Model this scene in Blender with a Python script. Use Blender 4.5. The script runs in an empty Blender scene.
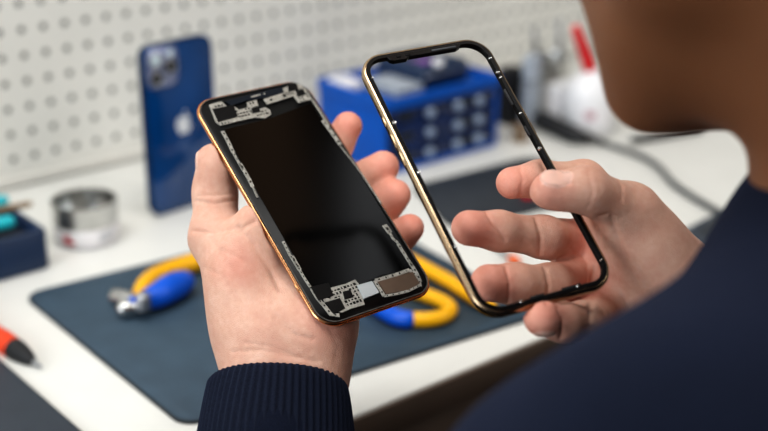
import bpy, bmesh, math, random
import numpy as np
from mathutils import Vector, Matrix
from mathutils.bvhtree import BVHTree

random.seed(7)
rng = np.random.default_rng(11)
scene = bpy.context.scene
COL = scene.collection

# ------------------------------------------------------------------ camera solve (metres, desk top is z = 0)
F = 1250.0
CAMZ = 0.39
PITCH = math.radians(21.6)
CP, SP = math.cos(PITCH), math.sin(PITCH)
A = math.radians(39.7)
CA, SA = math.cos(A), math.sin(A)


def level(x, y, z):
    """camera-heading frame (x right, y ahead, z up) to world"""
    return Vector((CA * x + SA * y, -SA * x + CA * y, z))


def cam2w(v):
    x, y, d = v
    return level(x, d * CP + y * SP, CAMZ - d * SP + y * CP)


def camdir(v):
    x, y, d = v
    return level(x, d * CP + y * SP, -d * SP + y * CP)


def at(px, py, d):
    """the world point seen at a photo position at depth d"""
    return cam2w(((px - 384) / F * d, (215.5 - py) / F * d, d))


def on_plane(px, py, z=0.0):
    yy = (215.5 - py) / F
    d = (CAMZ - z) / (SP - yy * CP)
    return at(px, py, d)


def on_wall(px, py, y):
    a, b = at(px, py, 0.5), at(px, py, 1.0)
    t = (y - a.y) / (b.y - a.y)
    return a + (b - a) * t


# ------------------------------------------------------------------ helpers: objects
def tag(o, label=None, cat=None, group=None, kind=None):
    if label: o['label'] = label
    if cat: o['category'] = cat
    if group: o['group'] = group
    if kind: o['kind'] = kind
    return o


def empty(name, loc=(0, 0, 0), rot=None):
    o = bpy.data.objects.new(name, None)
    COL.objects.link(o)
    o.empty_display_size = 0.02
    o.location = loc
    if rot is not None:
        o.rotation_mode = 'QUATERNION'
        o.rotation_quaternion = rot
    return o


def link(name, me, mat=None, parent=None, smooth=True):
    o = bpy.data.objects.new(name, me)
    COL.objects.link(o)
    if mat is not None:
        for m in (mat if isinstance(mat, (list, tuple)) else [mat]):
            me.materials.append(m)
    if parent is not None:
        o.parent = parent
    if smooth:
        me.shade_smooth()
    return o


def obj(name, bm, mat=None, parent=None, smooth=True, angle=35):
    me = bpy.data.meshes.new(name)
    bmesh.ops.recalc_face_normals(bm, faces=bm.faces[:])
    bm.to_mesh(me)
    bm.free()
    o = link(name, me, mat, parent, smooth)
    if smooth:
        try:
            me.set_sharp_from_angle(angle=math.radians(angle))
        except Exception:
            pass
    return o


def add_box(bm, c, s, bevel=0.0, seg=2, rot=None):
    r = bmesh.ops.create_cube(bm, size=1.0)
    vs = r['verts']
    bmesh.ops.scale(bm, vec=Vector(s), verts=vs)
    if bevel > 0:
        es = list({e for v in vs for e in v.link_edges})
        rb = bmesh.ops.bevel(bm, geom=es, offset=bevel, segments=seg, profile=0.5, affect='EDGES')
        vs = list({v for f in rb['faces'] for v in f.verts} | {v for v in vs if v.is_valid})
    if rot is not None:
        bmesh.ops.rotate(bm, cent=(0, 0, 0), matrix=rot, verts=vs)
    bmesh.ops.translate(bm, vec=Vector(c), verts=vs)
    return vs


def add_lathe(bm, prof, n=40, mat=None, cap0=True, cap1=True):
    """prof: list of (r, z); mat: Matrix placing it"""
    rings = []
    for r, z in prof:
        ring = []
        for i in range(n):
            a = 2 * math.pi * i / n
            p = Vector((r * math.cos(a), r * math.sin(a), z))
            ring.append(bm.verts.new(mat @ p if mat is not None else p))
        rings.append(ring)
    for k in range(len(rings) - 1):
        for i in range(n):
            j = (i + 1) % n
            bm.faces.new((rings[k][i], rings[k][j], rings[k + 1][j], rings[k + 1][i]))
    if cap0: bm.faces.new(rings[0][::-1])
    if cap1: bm.faces.new(rings[-1])
    return rings


def frame_along(d, up=Vector((0, 0, 1))):
    """rotation whose z axis is d"""
    z = Vector(d).normalized()
    if abs(z.dot(up)) > 0.98:
        up = Vector((1, 0, 0))
    x = up.cross(z).normalized()
    y = z.cross(x)
    return Matrix((x, y, z)).transposed()


def catmull(pts, n=8):
    P = [Vector(p) for p in pts]
    P = [P[0] * 2 - P[1]] + P + [P[-1] * 2 - P[-2]]
    out = []
    for i in range(1, len(P) - 2):
        for k in range(n):
            t = k / n
            a, b, c, d = P[i - 1], P[i], P[i + 1], P[i + 2]
            out.append(0.5 * ((2 * b) + (c - a) * t + (2 * a - 5 * b + 4 * c - d) * t * t + (3 * b - a - 3 * c + d) * t ** 3))
    out.append(P[-2])
    return out


def add_tube(bm, pts, r, n=12, flat=1.0, caps=True):
    """tube through pts; r a number or a list; round ends"""
    pts = [Vector(p) for p in pts]
    m = len(pts)
    rs = r if isinstance(r, (list, tuple)) else [r] * m
    rings = []
    prev = None
    for i, p in enumerate(pts):
        t = (pts[min(i + 1, m - 1)] - pts[max(i - 1, 0)]).normalized()
        if prev is None:
            up = Vector((0, 0, 1)) if abs(t.z) < 0.95 else Vector((1, 0, 0))
            x = up.cross(t).normalized()
        else:
            x = (prev - t * prev.dot(t)).normalized()
        prev = x
        y = t.cross(x)
        rings.append([bm.verts.new(p + (x * math.cos(2 * math.pi * k / n) + y * flat * math.sin(2 * math.pi * k / n)) * rs[i]) for k in range(n)])
    for a, b in zip(rings, rings[1:]):
        for k in range(n):
            j = (k + 1) % n
            bm.faces.new((a[k], a[j], b[j], b[k]))
    if caps:
        for ring, p, s, rr in ((rings[0], pts[0], (pts[0] - pts[1]).normalized(), rs[0]), (rings[-1], pts[-1], (pts[-1] - pts[-2]).normalized(), rs[-1])):
            last = ring
            for f in (0.35, 0.7, 0.92):
                nr = [bm.verts.new(p + (v.co - p) * math.sqrt(1 - f * f) + s * rr * f * 0.9) for v in ring]
                for k in range(n):
                    j = (k + 1) % n
                    bm.faces.new((last[k], last[j], nr[j], nr[k]))
                last = nr
            bm.faces.new(last)


def rrect(w, h, r, n=8, cx=0.0, cy=0.0):
    pts = []
    for sx, sy, a0 in ((1, 1, 0), (-1, 1, 90), (-1, -1, 180), (1, -1, 270)):
        for i in range(n + 1):
            a = math.radians(a0 + 90 * i / n)
            pts.append((cx + sx * (w / 2 - r) + r * math.cos(a), cy + sy * (h / 2 - r) + r * math.sin(a)))
    return pts


def add_prism(bm, pts, z0, z1, bevel=0.0):
    """extruded outline; a small top chamfer when bevel > 0"""
    n = len(pts)
    c = Vector((sum(p[0] for p in pts) / n, sum(p[1] for p in pts) / n))
    lo = [bm.verts.new((p[0], p[1], z0)) for p in pts]
    if bevel > 0:
        mid = [bm.verts.new((p[0], p[1], z1 - bevel)) for p in pts]
        top = []
        for i, p in enumerate(pts):
            a, b = Vector(pts[i - 1]), Vector(pts[(i + 1) % n])
            t = (b - a).normalized()
            nn = Vector((-t.y, t.x))
            if nn.dot(Vector(p) - c) > 0: nn = -nn
            top.append(bm.verts.new((p[0] + nn.x * bevel, p[1] + nn.y * bevel, z1)))
        rings = [lo, mid, top]
    else:
        top = [bm.verts.new((p[0], p[1], z1)) for p in pts]
        rings = [lo, top]
    for a, b in zip(rings, rings[1:]):
        for i in range(n):
            j = (i + 1) % n
            bm.faces.new((a[i], a[j], b[j], b[i]))
    bm.faces.new(lo[::-1])
    bm.faces.new(top)


def add_ring(bm, profile_rings):
    """closed loop of outlines [(pts, z), ...]; joins last to first"""
    V = [[bm.verts.new((p[0], p[1], z)) for p in pts] for pts, z in profile_rings]
    m = len(V)
    for k in range(m):
        a, b = V[k], V[(k + 1) % m]
        n = len(a)
        for i in range(n):
            j = (i + 1) % n
            bm.faces.new((a[i], a[j], b[j], b[i]))


# ------------------------------------------------------------------ helpers: materials
def srgb(r, g, b):
    f = lambda c: (c / 255 / 12.92) if c / 255 <= 0.04045 else ((c / 255 + 0.055) / 1.055) ** 2.4
    return (f(r), f(g), f(b), 1.0)


class NT:
    def __init__(self, name):
        self.m = bpy.data.materials.new(name)
        self.m.use_nodes = True
        self.t = self.m.node_tree
        self.n = self.t.nodes
        self.b = self.n['Principled BSDF']

    def new(self, kind, **kw):
        nd = self.n.new(kind)
        for k, v in kw.items():
            setattr(nd, k, v)
        return nd

    def ln(self, a, b):
        self.t.links.new(a, b)

    def math(self, op, a, b=None, c=None):
        nd = self.new('ShaderNodeMath', operation=op)
        for i, v in enumerate((a, b, c)):
            if v is None: continue
            if isinstance(v, (int, float)): nd.inputs[i].default_value = v
            else: self.ln(v, nd.inputs[i])
        return nd.outputs[0]

    def mix(self, fac, a, b, blend='MIX'):
        nd = self.new('ShaderNodeMix', data_type='RGBA', blend_type=blend)
        for s, v in ((nd.inputs[0], fac), (nd.inputs[6], a), (nd.inputs[7], b)):
            if isinstance(v, (int, float, tuple)): s.default_value = v
            else: self.ln(v, s)
        return nd.outputs[2]

    def coord(self):
        return self.new('ShaderNodeTexCoord').outputs['Object']

    def noise(self, scale, detail=3.0, rough=0.5, vec=None):
        nd = self.new('ShaderNodeTexNoise')
        nd.inputs['Scale'].default_value = scale
        nd.inputs['Detail'].default_value = detail
        nd.inputs['Roughness'].default_value = rough
        self.ln(vec if vec is not None else self.coord(), nd.inputs['Vector'])
        return nd.outputs['Fac']

    def ramp(self, fac, lo, hi):
        nd = self.new('ShaderNodeMapRange')
        self.ln(fac, nd.inputs[0])
        nd.inputs[1].default_value, nd.inputs[2].default_value = lo, hi
        return nd.outputs[0]

    def bump(self, h, strength=0.2, dist=0.001):
        nd = self.new('ShaderNodeBump')
        nd.inputs['Strength'].default_value = strength
        nd.inputs['Distance'].default_value = dist
        self.ln(h, nd.inputs['Height'])
        self.ln(nd.outputs[0], self.b.inputs['Normal'])


def mat(name, rgb, rough=0.5, metal=0.0, var=0.12, scale=60.0, bump=0.0, bscale=400.0, coat=0.0, trans=0.0, spec=0.5, ior=1.45):
    t = NT(name)
    c = srgb(*rgb)
    d = tuple(v * (1 - var) for v in c[:3]) + (1,)
    t.ln(t.mix(t.ramp(t.noise(scale), 0.35, 0.65), d, c), t.b.inputs['Base Color'])
    t.b.inputs['Roughness'].default_value = rough
    t.b.inputs['Metallic'].default_value = metal
    t.b.inputs['Coat Weight'].default_value = coat
    t.b.inputs['Coat Roughness'].default_value = 0.05
    t.b.inputs['Transmission Weight'].default_value = trans
    t.b.inputs['Specular IOR Level'].default_value = spec
    t.b.inputs['IOR'].default_value = ior
    if bump > 0:
        t.bump(t.noise(bscale, 4.0), bump, 0.0006)
    return t.m


M = {}
M['desk'] = mat('white_laminate', (226, 226, 221), 0.38, var=0.03, scale=30)
M['desk_edge'] = mat('pale_edge_band', (205, 200, 190), 0.5, var=0.05)
M['brown'] = mat('dark_brown_board', (92, 77, 66), 0.6, var=0.25, scale=14, bump=0.1)
M['mat'] = mat('slate_blue_rubber', (58, 77, 92), 0.62, var=0.16, scale=45, bump=0.25, bscale=500)
M['mat_side'] = mat('dark_rubber_edge', (34, 38, 42), 0.6)
M['dark_mat'] = mat('dark_slate_rubber', (62, 70, 80), 0.6, var=0.12, bump=0.2, bscale=500)
M['black_mat'] = mat('charcoal_rubber', (48, 53, 60), 0.6, var=0.12, bump=0.2, bscale=500)
M['black'] = mat('black_plastic', (20, 20, 22), 0.35)
M['soft_black'] = mat('matte_black_plastic', (28, 29, 32), 0.55)
M['gloss_black'] = mat('black_glass', (2, 2, 2), 0.14, var=0.3, scale=20, spec=0.06)
M['bezel'] = mat('black_bezel', (8, 8, 9), 0.34, spec=0.2)
M['gold'] = mat('rose_gold_metal', (206, 150, 106), 0.22, 1.0, var=0.08)
M['dull_gold'] = mat('champagne_metal', (190, 165, 135), 0.24, 1.0, var=0.08)
M['lip'] = mat('dark_steel_lip', (92, 91, 88), 0.42, 0.7, var=0.3, scale=200)
M['silver'] = mat('brushed_steel', (200, 200, 198), 0.25, 1.0, var=0.12)
M['knob'] = mat('bright_knob_metal', (160, 176, 200), 0.3, 0.5, var=0.08)
M['silver2'] = mat('satin_steel', (178, 180, 184), 0.36, 1.0, var=0.15)
M['chip'] = mat('dark_chip_package', (15, 14, 14), 0.5, var=0.2, scale=300, spec=0.15)
M['foil'] = mat('grey_foil', (176, 182, 184), 0.45, 0.3, var=0.06)
M['copper_pad'] = mat('brown_flex_film', (88, 70, 56), 0.42, 0.2, var=0.15, scale=120)
M['navy_glass'] = mat('blue_glass_back', (6, 66, 124), 0.12, 0.1, coat=0.6, var=0.35, scale=14)
M['navy_band'] = mat('blue_metal_band', (22, 55, 92), 0.25, 1.0)
M['white_logo'] = mat('pale_silver_emblem', (225, 228, 232), 0.3, 0.2, var=0.03)
M['lens'] = mat('lens_glass', (6, 7, 10), 0.06, coat=1.0)
M['lens_plate'] = mat('lilac_camera_plate', (128, 136, 168), 0.25, 0.3, coat=0.5)
M['flash'] = mat('flash_and_glint_lens', (215, 232, 240), 0.15, var=0.02)  # also used on one camera lens as a painted reflection
M['blue'] = mat('cobalt_plastic', (0, 80, 168), 0.45, var=0.08, spec=0.25)
M['navy_drawer'] = mat('navy_drawer_plastic', (24, 42, 84), 0.25, var=0.3, scale=40, coat=0.3)
M['navy_box'] = mat('navy_box_plastic', (24, 46, 76), 0.45, var=0.1)
M['dark_tray'] = mat('dark_tray_plastic', (22, 30, 44), 0.5)
M['teal'] = mat('teal_plastic', (30, 178, 190), 0.35)
M['wood'] = mat('tan_wood', (134, 112, 88), 0.6, var=0.3, scale=40)
M['yellow'] = mat('yellow_grip', (244, 180, 12), 0.38, var=0.06)
M['blue_grip'] = mat('blue_grip', (0, 88, 205), 0.38, var=0.08)
M['orange'] = mat('orange_red_plastic', (226, 70, 30), 0.35)
M['red'] = mat('red_plastic', (214, 26, 36), 0.35, var=0.05)
M['orange2'] = mat('orange_plastic', (232, 112, 62), 0.45)
M['white_plastic'] = mat('white_plastic', (228, 228, 230), 0.35, var=0.03)
M['frost'] = mat('frosted_plastic', (206, 208, 220), 0.35, var=0.06)
M['label_white'] = mat('white_paper', (232, 230, 232), 0.6, var=0.03)
M['label_red'] = mat('red_print', (190, 50, 66), 0.5)
M['label_blue'] = mat('blue_print', (34, 62, 120), 0.4)
M['grey_case'] = mat('pale_grey_plastic', (164, 172, 182), 0.4)
M['cable'] = mat('dark_grey_cable', (58, 62, 66), 0.45)
M['floor'] = mat('dark_floor', (52, 42, 36), 0.55, var=0.3, scale=6)
M['plain_wall'] = mat('pale_wall_paint', (206, 204, 197), 0.8, var=0.03)
M['trousers'] = mat('charcoal_cloth', (38, 38, 42), 0.9, bump=0.3, bscale=900)
M['hair'] = mat('dark_hair', (24, 18, 15), 0.5, var=0.4, scale=300, bump=0.6, bscale=700)
M['violet'] = mat('violet_print', (120, 70, 150), 0.5)


def knit(name, rgb, rgb2, rib=False):
    t = NT(name)
    n1 = t.noise(1400, 2.0)
    n2 = t.noise(28, 3.0)
    col = t.mix(t.ramp(n1, 0.3, 0.7), srgb(*rgb2), srgb(*rgb))
    col = t.mix(t.math('MULTIPLY', t.ramp(n2, 0.35, 0.7), 0.4), col, srgb(*rgb2))
    t.ln(col, t.b.inputs['Base Color'])
    t.b.inputs['Roughness'].default_value = 0.95
    t.b.inputs['Specular IOR Level'].default_value = 0.15
    t.b.inputs['Sheen Weight'].default_value = 0.15
    t.b.inputs['Sheen Roughness'].default_value = 0.6
    t.b.inputs['Sheen Tint'].default_value = srgb(90, 105, 150)
    t.bump(n1, 0.5, 0.0008)
    return t.m


M['sweater'] = knit('navy_knit', (18, 25, 42), (11, 15, 27))
M['cuff'] = knit('navy_rib_knit', (25, 31, 46), (15, 19, 31))

# pegboard: rows and columns of holes every 25 mm
HOLE = on_wall(24.1, 55.5, 1.033)
PITCH_X, PITCH_Z = 0.0206, 0.0231


def pegboard_mat():
    t = NT('pegboard_paint')
    sep = t.new('ShaderNodeSeparateXYZ')
    geo = t.new('ShaderNodeNewGeometry')
    t.ln(geo.outputs['Position'], sep.inputs[0])
    fx = t.math('MULTIPLY', t.math('SUBTRACT', t.math('FLOORED_MODULO', t.math('ADD', t.math('DIVIDE', t.math('SUBTRACT', sep.outputs[0], HOLE.x), PITCH_X), 0.5), 1.0), 0.5), PITCH_X)
    fz = t.math('MULTIPLY', t.math('SUBTRACT', t.math('FLOORED_MODULO', t.math('ADD', t.math('DIVIDE', t.math('SUBTRACT', sep.outputs[2], HOLE.z), PITCH_Z), 0.5), 1.0), 0.5), PITCH_Z)
    r = t.math('SQRT', t.math('ADD', t.math('MULTIPLY', fx, fx), t.math('MULTIPLY', fz, fz)))
    m = t.ramp(r, 0.0029, 0.0033)
    base = t.mix(t.ramp(t.noise(20), 0.3, 0.7), srgb(214, 213, 207), srgb(220, 219, 213))
    t.ln(t.mix(m, srgb(72, 75, 73), base), t.b.inputs['Base Color'])
    t.b.inputs['Roughness'].default_value = 0.55
    t.bump(m, 0.6, 0.002)
    return t.m


M['pegboard'] = pegboard_mat()


def skin_mat():
    t = NT('skin')
    at_ = t.new('ShaderNodeAttribute', attribute_name='tint')
    sep = t.new('ShaderNodeSeparateColor')
    t.ln(at_.outputs['Color'], sep.inputs[0])
    n1 = t.ramp(t.noise(85, 4.0), 0.3, 0.7)
    n2 = t.ramp(t.noise(320, 3.0), 0.35, 0.65)
    base = t.mix(n1, srgb(208, 160, 140), srgb(222, 182, 162))
    base = t.mix(t.math('MULTIPLY', n2, 0.25), base, srgb(198, 140, 118))
    red = t.mix(n1, srgb(218, 126, 108), srgb(224, 140, 122))
    col = t.mix(sep.outputs[0], base, red)                       # r: blood-flushed finger ends and joints
    col = t.mix(sep.outputs[1], col, srgb(234, 190, 174))        # g: nails
    col = t.mix(sep.outputs[2], col, srgb(128, 84, 56))          # b: darker face and neck, their shade painted into the skin
    t.ln(col, t.b.inputs['Base Color'])
    rough = t.math('SUBTRACT', 0.52, t.math('MULTIPLY', sep.outputs[1], 0.25))
    t.ln(rough, t.b.inputs['Roughness'])
    t.b.inputs['Subsurface Weight'].default_value = 0.12
    t.b.inputs['Subsurface Radius'].default_value = (1.0, 0.35, 0.2)
    t.b.inputs['Subsurface Scale'].default_value = 0.004
    t.b.inputs['Specular IOR Level'].default_value = 0.35
    vo = t.new('ShaderNodeTexVoronoi', feature='DISTANCE_TO_EDGE')
    vo.inputs['Scale'].default_value = 1100
    t.ln(t.coord(), vo.inputs['Vector'])
    h = t.math('ADD', t.math('MULTIPLY', t.ramp(vo.outputs['Distance'], 0.0, 0.25), 0.4), t.noise(260, 5.0, 0.6))
    t.bump(h, 0.4, 0.0008)
    return t.m


M['skin'] = skin_mat()

# ------------------------------------------------------------------ helpers: smooth-blended bodies on a voxel field
class Field:
    def __init__(self, lo, hi, h):
        self.h = h
        self.lo = np.array(lo, float)
        n = np.ceil((np.array(hi, float) - self.lo) / h).astype(int) + 1
        self.n = n
        self.d = np.full(n, 1.0, np.float32)
        self.ax = [(self.lo[i] + h * np.arange(n[i])).astype(np.float32) for i in range(3)]

    def _sl(self, lo, hi, pad):
        s = []
        for i in range(3):
            a = int(math.floor((lo[i] - pad - self.lo[i]) / self.h))
            b = int(math.ceil((hi[i] + pad - self.lo[i]) / self.h)) + 1
            a, b = max(a, 0), min(b, int(self.n[i]))
            if b <= a: return None
            s.append(slice(a, b))
        return tuple(s)

    def _xyz(self, s):
        return (self.ax[0][s[0]][:, None, None], self.ax[1][s[1]][None, :, None], self.ax[2][s[2]][None, None, :])

    def _apply(self, s, q, k, cut=False):
        a = self.d[s]
        if cut:
            q = -q
            hh = np.maximum(k - np.abs(a - q), 0) / k
            self.d[s] = np.maximum(a, q) + hh * hh * k * 0.25
        else:
            hh = np.maximum(k - np.abs(a - q), 0) / k
            self.d[s] = np.minimum(a, q) - hh * hh * k * 0.25

    def cone(self, a, b, ra, rb, k=0.004, cut=False):
        a, b = np.array(a, float), np.array(b, float)
        R = max(ra, rb)
        s = self._sl(np.minimum(a, b) - R, np.maximum(a, b) + R, k + 4 * self.h)
        if s is None: return
        X, Y, Z = self._xyz(s)
        ab = b - a
        L2 = float(ab @ ab) + 1e-12
        t = np.clip(((X - a[0]) * ab[0] + (Y - a[1]) * ab[1] + (Z - a[2]) * ab[2]) / L2, 0, 1)
        d = np.sqrt((X - a[0] - t * ab[0]) ** 2 + (Y - a[1] - t * ab[1]) ** 2 + (Z - a[2] - t * ab[2]) ** 2) - (ra + (rb - ra) * t)
        self._apply(s, d.astype(np.float32), k, cut)

    def ell(self, c, axes, radii, k=0.004, cut=False):
        """axes: 3 unit vectors"""
        c = np.array(c, float)
        R = max(radii)
        s = self._sl(c - R, c + R, k + 4 * self.h)
        if s is None: return
        X, Y, Z = self._xyz(s)
        k0 = 0
        k1 = 0
        for ax, r in zip(axes, radii):
            u = (X - c[0]) * ax[0] + (Y - c[1]) * ax[1] + (Z - c[2]) * ax[2]
            k0 = k0 + (u / r) ** 2
            k1 = k1 + (u / (r * r)) ** 2
        k0 = np.sqrt(k0)
        d = k0 * (k0 - 1) / (np.sqrt(k1) + 1e-9)
        self._apply(s, d.astype(np.float32), k, cut)

    def box(self, c, axes, half, rad, k=0.0006, cut=False):
        c = np.array(c, float)
        R = float(np.linalg.norm(half)) + rad
        s = self._sl(c - R, c + R, k + 4 * self.h)
        if s is None: return
        X, Y, Z = self._xyz(s)
        q = []
        for ax, hf in zip(axes, half):
            u = (X - c[0]) * ax[0] + (Y - c[1]) * ax[1] + (Z - c[2]) * ax[2]
            q.append(np.abs(u) - hf)
        out = np.sqrt(np.maximum(q[0], 0) ** 2 + np.maximum(q[1], 0) ** 2 + np.maximum(q[2], 0) ** 2)
        d = out + np.minimum(np.maximum(np.maximum(q[0], q[1]), q[2]), 0) - rad
        self._apply(s, d.astype(np.float32), k, cut)

    def mesh(self):
        d = self.d
        sg = d < 0
        nx, ny, nz = d.shape
        cnt = np.zeros((nx - 1, ny - 1, nz - 1), np.int8)
        for i in (0, 1):
            for j in (0, 1):
                for k in (0, 1):
                    cnt += sg[i:nx - 1 + i, j:ny - 1 + j, k:nz - 1 + k]
        act = (cnt > 0) & (cnt < 8)
        I, J, K = np.nonzero(act)
        idx = np.full(act.shape, -1, np.int64)
        idx[I, J, K] = np.arange(len(I))
        acc = np.zeros((len(I), 3))
        num = np.zeros(len(I))
        cr = [(0, 0, 0), (1, 0, 0), (0, 1, 0), (1, 1, 0), (0, 0, 1), (1, 0, 1), (0, 1, 1), (1, 1, 1)]
        for a in range(8):
            for b in range(a + 1, 8):
                ca, cb = cr[a], cr[b]
                if sum(abs(ca[t] - cb[t]) for t in range(3)) != 1: continue
                da = d[I + ca[0], J + ca[1], K + ca[2]]
                db = d[I + cb[0], J + cb[1], K + cb[2]]
                m = (da < 0) != (db < 0)
                t = np.where(m, da / np.where(m, da - db, 1), 0)
                for x in range(3):
                    acc[:, x] += np.where(m, ca[x] + t * (cb[x] - ca[x]), 0)
                num += m
        V = (acc / num[:, None] + np.stack([I, J, K], 1)) * self.h + self.lo
        Q = []
        for axn in range(3):
            sl0 = [slice(None)] * 3
            sl1 = [slice(None)] * 3
            sl0[axn] = slice(0, -1)
            sl1[axn] = slice(1, None)
            e = sg[tuple(sl0)] != sg[tuple(sl1)]
            ei = np.stack(np.nonzero(e), 1)
            o1, o2 = [(1, 2), (2, 0), (0, 1)][axn]
            ok = (ei[:, o1] > 0) & (ei[:, o2] > 0) & (ei[:, o1] < d.shape[o1] - 1) & (ei[:, o2] < d.shape[o2] - 1)
            ei = ei[ok]
            def cell(a, b):
                c = ei.copy()
                c[:, o1] -= a
                c[:, o2] -= b
                return idx[c[:, 0], c[:, 1], c[:, 2]]
            q = np.stack([cell(1, 1), cell(0, 1), cell(0, 0), cell(1, 0)], 1)
            inside = sg[ei[:, 0], ei[:, 1], ei[:, 2]]
            q[~inside] = q[~inside][:, ::-1]
            Q.append(q)
        return V, np.concatenate(Q)


def vnormals(V, Q):
    n = np.cross(V[Q[:, 2]] - V[Q[:, 0]], V[Q[:, 3]] - V[Q[:, 1]])
    out = np.zeros_like(V)
    for k in range(4):
        np.add.at(out, Q[:, k], n)
    return out / (np.linalg.norm(out, axis=1)[:, None] + 1e-12)


def relax(V, Q, it=2, f=0.5):
    for _ in range(it):
        s = np.zeros_like(V)
        c = np.zeros(len(V))
        for a, b in ((0, 1), (1, 2), (2, 3), (3, 0)):
            np.add.at(s, Q[:, a], V[Q[:, b]])
            np.add.at(s, Q[:, b], V[Q[:, a]])
            np.add.at(c, Q[:, a], 1)
            np.add.at(c, Q[:, b], 1)
        V = V + f * (s / np.maximum(c, 1)[:, None] - V)
    return V


CAM = Vector((0, 0, CAMZ))


def crease(V, N, bvh, pts, width, depth):
    """press a soft fold along the visible skin; pts are photo positions of the fold"""
    P = []
    for (x0, y0), (x1, y1) in zip(pts, pts[1:]):
        n = max(2, int(math.hypot(x1 - x0, y1 - y0) / 1.2))
        for i in range(n + 1):
            t = i / n
            d = at(x0 + (x1 - x0) * t, y0 + (y1 - y0) * t, 1.0) - CAM
            hit = bvh.ray_cast(CAM, d.normalized())
            if hit[0] is not None: P.append((hit[0], t))
    if not P: return
    P = np.array([p for p, _ in P])
    lo, hi = P.min(0) - 3 * width, P.max(0) + 3 * width
    m = np.nonzero(np.all((V > lo) & (V < hi), axis=1))[0]
    if not len(m): return
    dist = np.full(len(m), 1.0)
    for p in P:
        dist = np.minimum(dist, np.linalg.norm(V[m] - p, axis=1))
    V[m] -= N[m] * (depth * np.exp(-(dist / width) ** 2))[:, None]


def blob_tint(V, pts, arr, ch, amount):
    for p, r in pts:
        d = np.linalg.norm(V - np.array(p), axis=1)
        w = np.clip(1 - d / r, 0, 1)
        w = w * w * (3 - 2 * w) * amount
        arr[:, ch] = np.maximum(arr[:, ch], w)


def mesh_from(name, V, Q, tint=None):
    me = bpy.data.meshes.new(name)
    me.from_pydata(V.tolist(), [], Q.tolist())
    if tint is not None:
        at_ = me.color_attributes.new('tint', 'FLOAT_COLOR', 'POINT')
        c = np.ones((len(V), 4), np.float32)
        c[:, :3] = tint
        at_.data.foreach_set('color', c.ravel())
    me.update()
    return me


# ------------------------------------------------------------------ the setting
bm = bmesh.new()
add_box(bm, (0.35, 1.033 + 0.01, 0.35), (4.2, 0.02, 2.2))
tag(obj('wall_back', bm, M['pegboard'], smooth=False), kind='structure')
bm = bmesh.new()
add_box(bm, (0.35, -0.3, -0.77), (4.2, 2.7, 0.04))
tag(obj('floor', bm, M['floor'], smooth=False), kind='structure')
bm = bmesh.new()
add_box(bm, (0.35, 1.027, 0.004), (4.2, 0.011, 0.008), 0.001)
tag(obj('trim_1', bm, M['plain_wall']), kind='structure')

FRONT = 0.517
bench = empty('workbench', (0.3, 0.77, -0.75))
tag(bench, 'long white laminate workbench with a brown front edge under the pegboard', 'workbench')
inv = Matrix.Translation((-0.3, -0.77, 0.75))


def bench_part(name, bm, m):
    bm.transform(inv)
    return obj(name, bm, m, bench)


bm = bmesh.new(); add_box(bm, (0.3, (FRONT + 1.02) / 2, -0.011), (3.0, 1.02 - FRONT, 0.022), 0.0015)
bench_part('tabletop', bm, M['desk'])
bm = bmesh.new(); add_box(bm, (0.3, FRONT - 0.0015, -0.012), (3.0, 0.003, 0.0205), 0.0008)
bench_part('edge_band', bm, M['brown'])
bm = bmesh.new(); add_box(bm, (0.3, FRONT + 0.035, -0.39), (2.9, 0.018, 0.72), 0.002)
bench_part('front_panel', bm, M['brown'])
for sx in (-1.1, 1.7):
    bm = bmesh.new(); add_box(bm, (sx, 0.78, -0.386), (0.05, 0.42, 0.728), 0.004)
    bench_part('leg', bm, M['brown'])


def round_poly(pts, r, n=7):
    out = []
    m = len(pts)
    for i in range(m):
        p, a, b = Vector(pts[i]), Vector(pts[i - 1]), Vector(pts[(i + 1) % m])
        u, v = (a - p).normalized(), (b - p).normalized()
        ang = math.acos(max(-1, min(1, u.dot(v))))
        t = r / math.tan(ang / 2)
        c = p + (u + v).normalized() * (r / math.sin(ang / 2))
        s, e = p + u * t - c, p + v * t - c
        for k in range(n + 1):
            w = s.lerp(e, k / n).normalized() * r
            out.append(tuple(c + w))
    return out


def work_mat(name, corners, r, th, m, label, cat):
    pts = [(p.xy if isinstance(p, Vector) else on_plane(p[0], p[1], 0).xy) for p in corners]
    c = sum(pts, Vector((0, 0))) / 4
    pts = round_poly([p - c for p in pts], r)
    root = empty(name, (c.x, c.y, 0.0))
    tag(root, label, cat)
    bm = bmesh.new(); add_prism(bm, pts, 0.0003, th * 0.8, 0.0)
    obj('edge', bm, M['mat_side'], root, angle=50)
    cc = Vector((0, 0))
    bm = bmesh.new(); add_prism(bm, [tuple(Vector(p) * (1 - 0.0012 / Vector(p).length)) for p in pts], th * 0.8, th, th * 0.15)
    obj('surface', bm, m, root, angle=50)
    return root


MAT_T = 0.003
work_mat('work_mat', [(22, 297), (358, 214), (545, 316), (184, 429)], 0.014, MAT_T, M['mat'],
         'large slate blue rubber work mat with rounded corners lying under the hands', 'mat')
ma, mb = on_plane(-42, 325), on_plane(78, 431)
mc = ma + (mb - ma) * ((FRONT + .006 - ma.y) / (mb.y - ma.y))
work_mat('work_mat', [ma, mc, Vector((mc.x - .20, FRONT + .006, 0)), ma - Vector((.20, 0, 0))], 0.006, MAT_T, M['dark_mat'],
         'dark slate mat at the front bench edge beside the red screwdriver, bottom left corner', 'mat')
work_mat('work_mat', [(412, 188), (535, 157), (604, 196), (452, 232)], 0.016, MAT_T, M['black_mat'],
         'small charcoal mat on the bench in front of the blue drawer box', 'mat')
# ------------------------------------------------------------------ the two things held in the hands
def ortho(pos, ex, ey, ez):
    X = camdir(ex).normalized()
    Y = camdir(ey)
    Y = (Y - X * Y.dot(X)).normalized()
    Z = X.cross(Y)
    return cam2w(pos), Matrix((X, Y, Z)).transposed()


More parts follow.
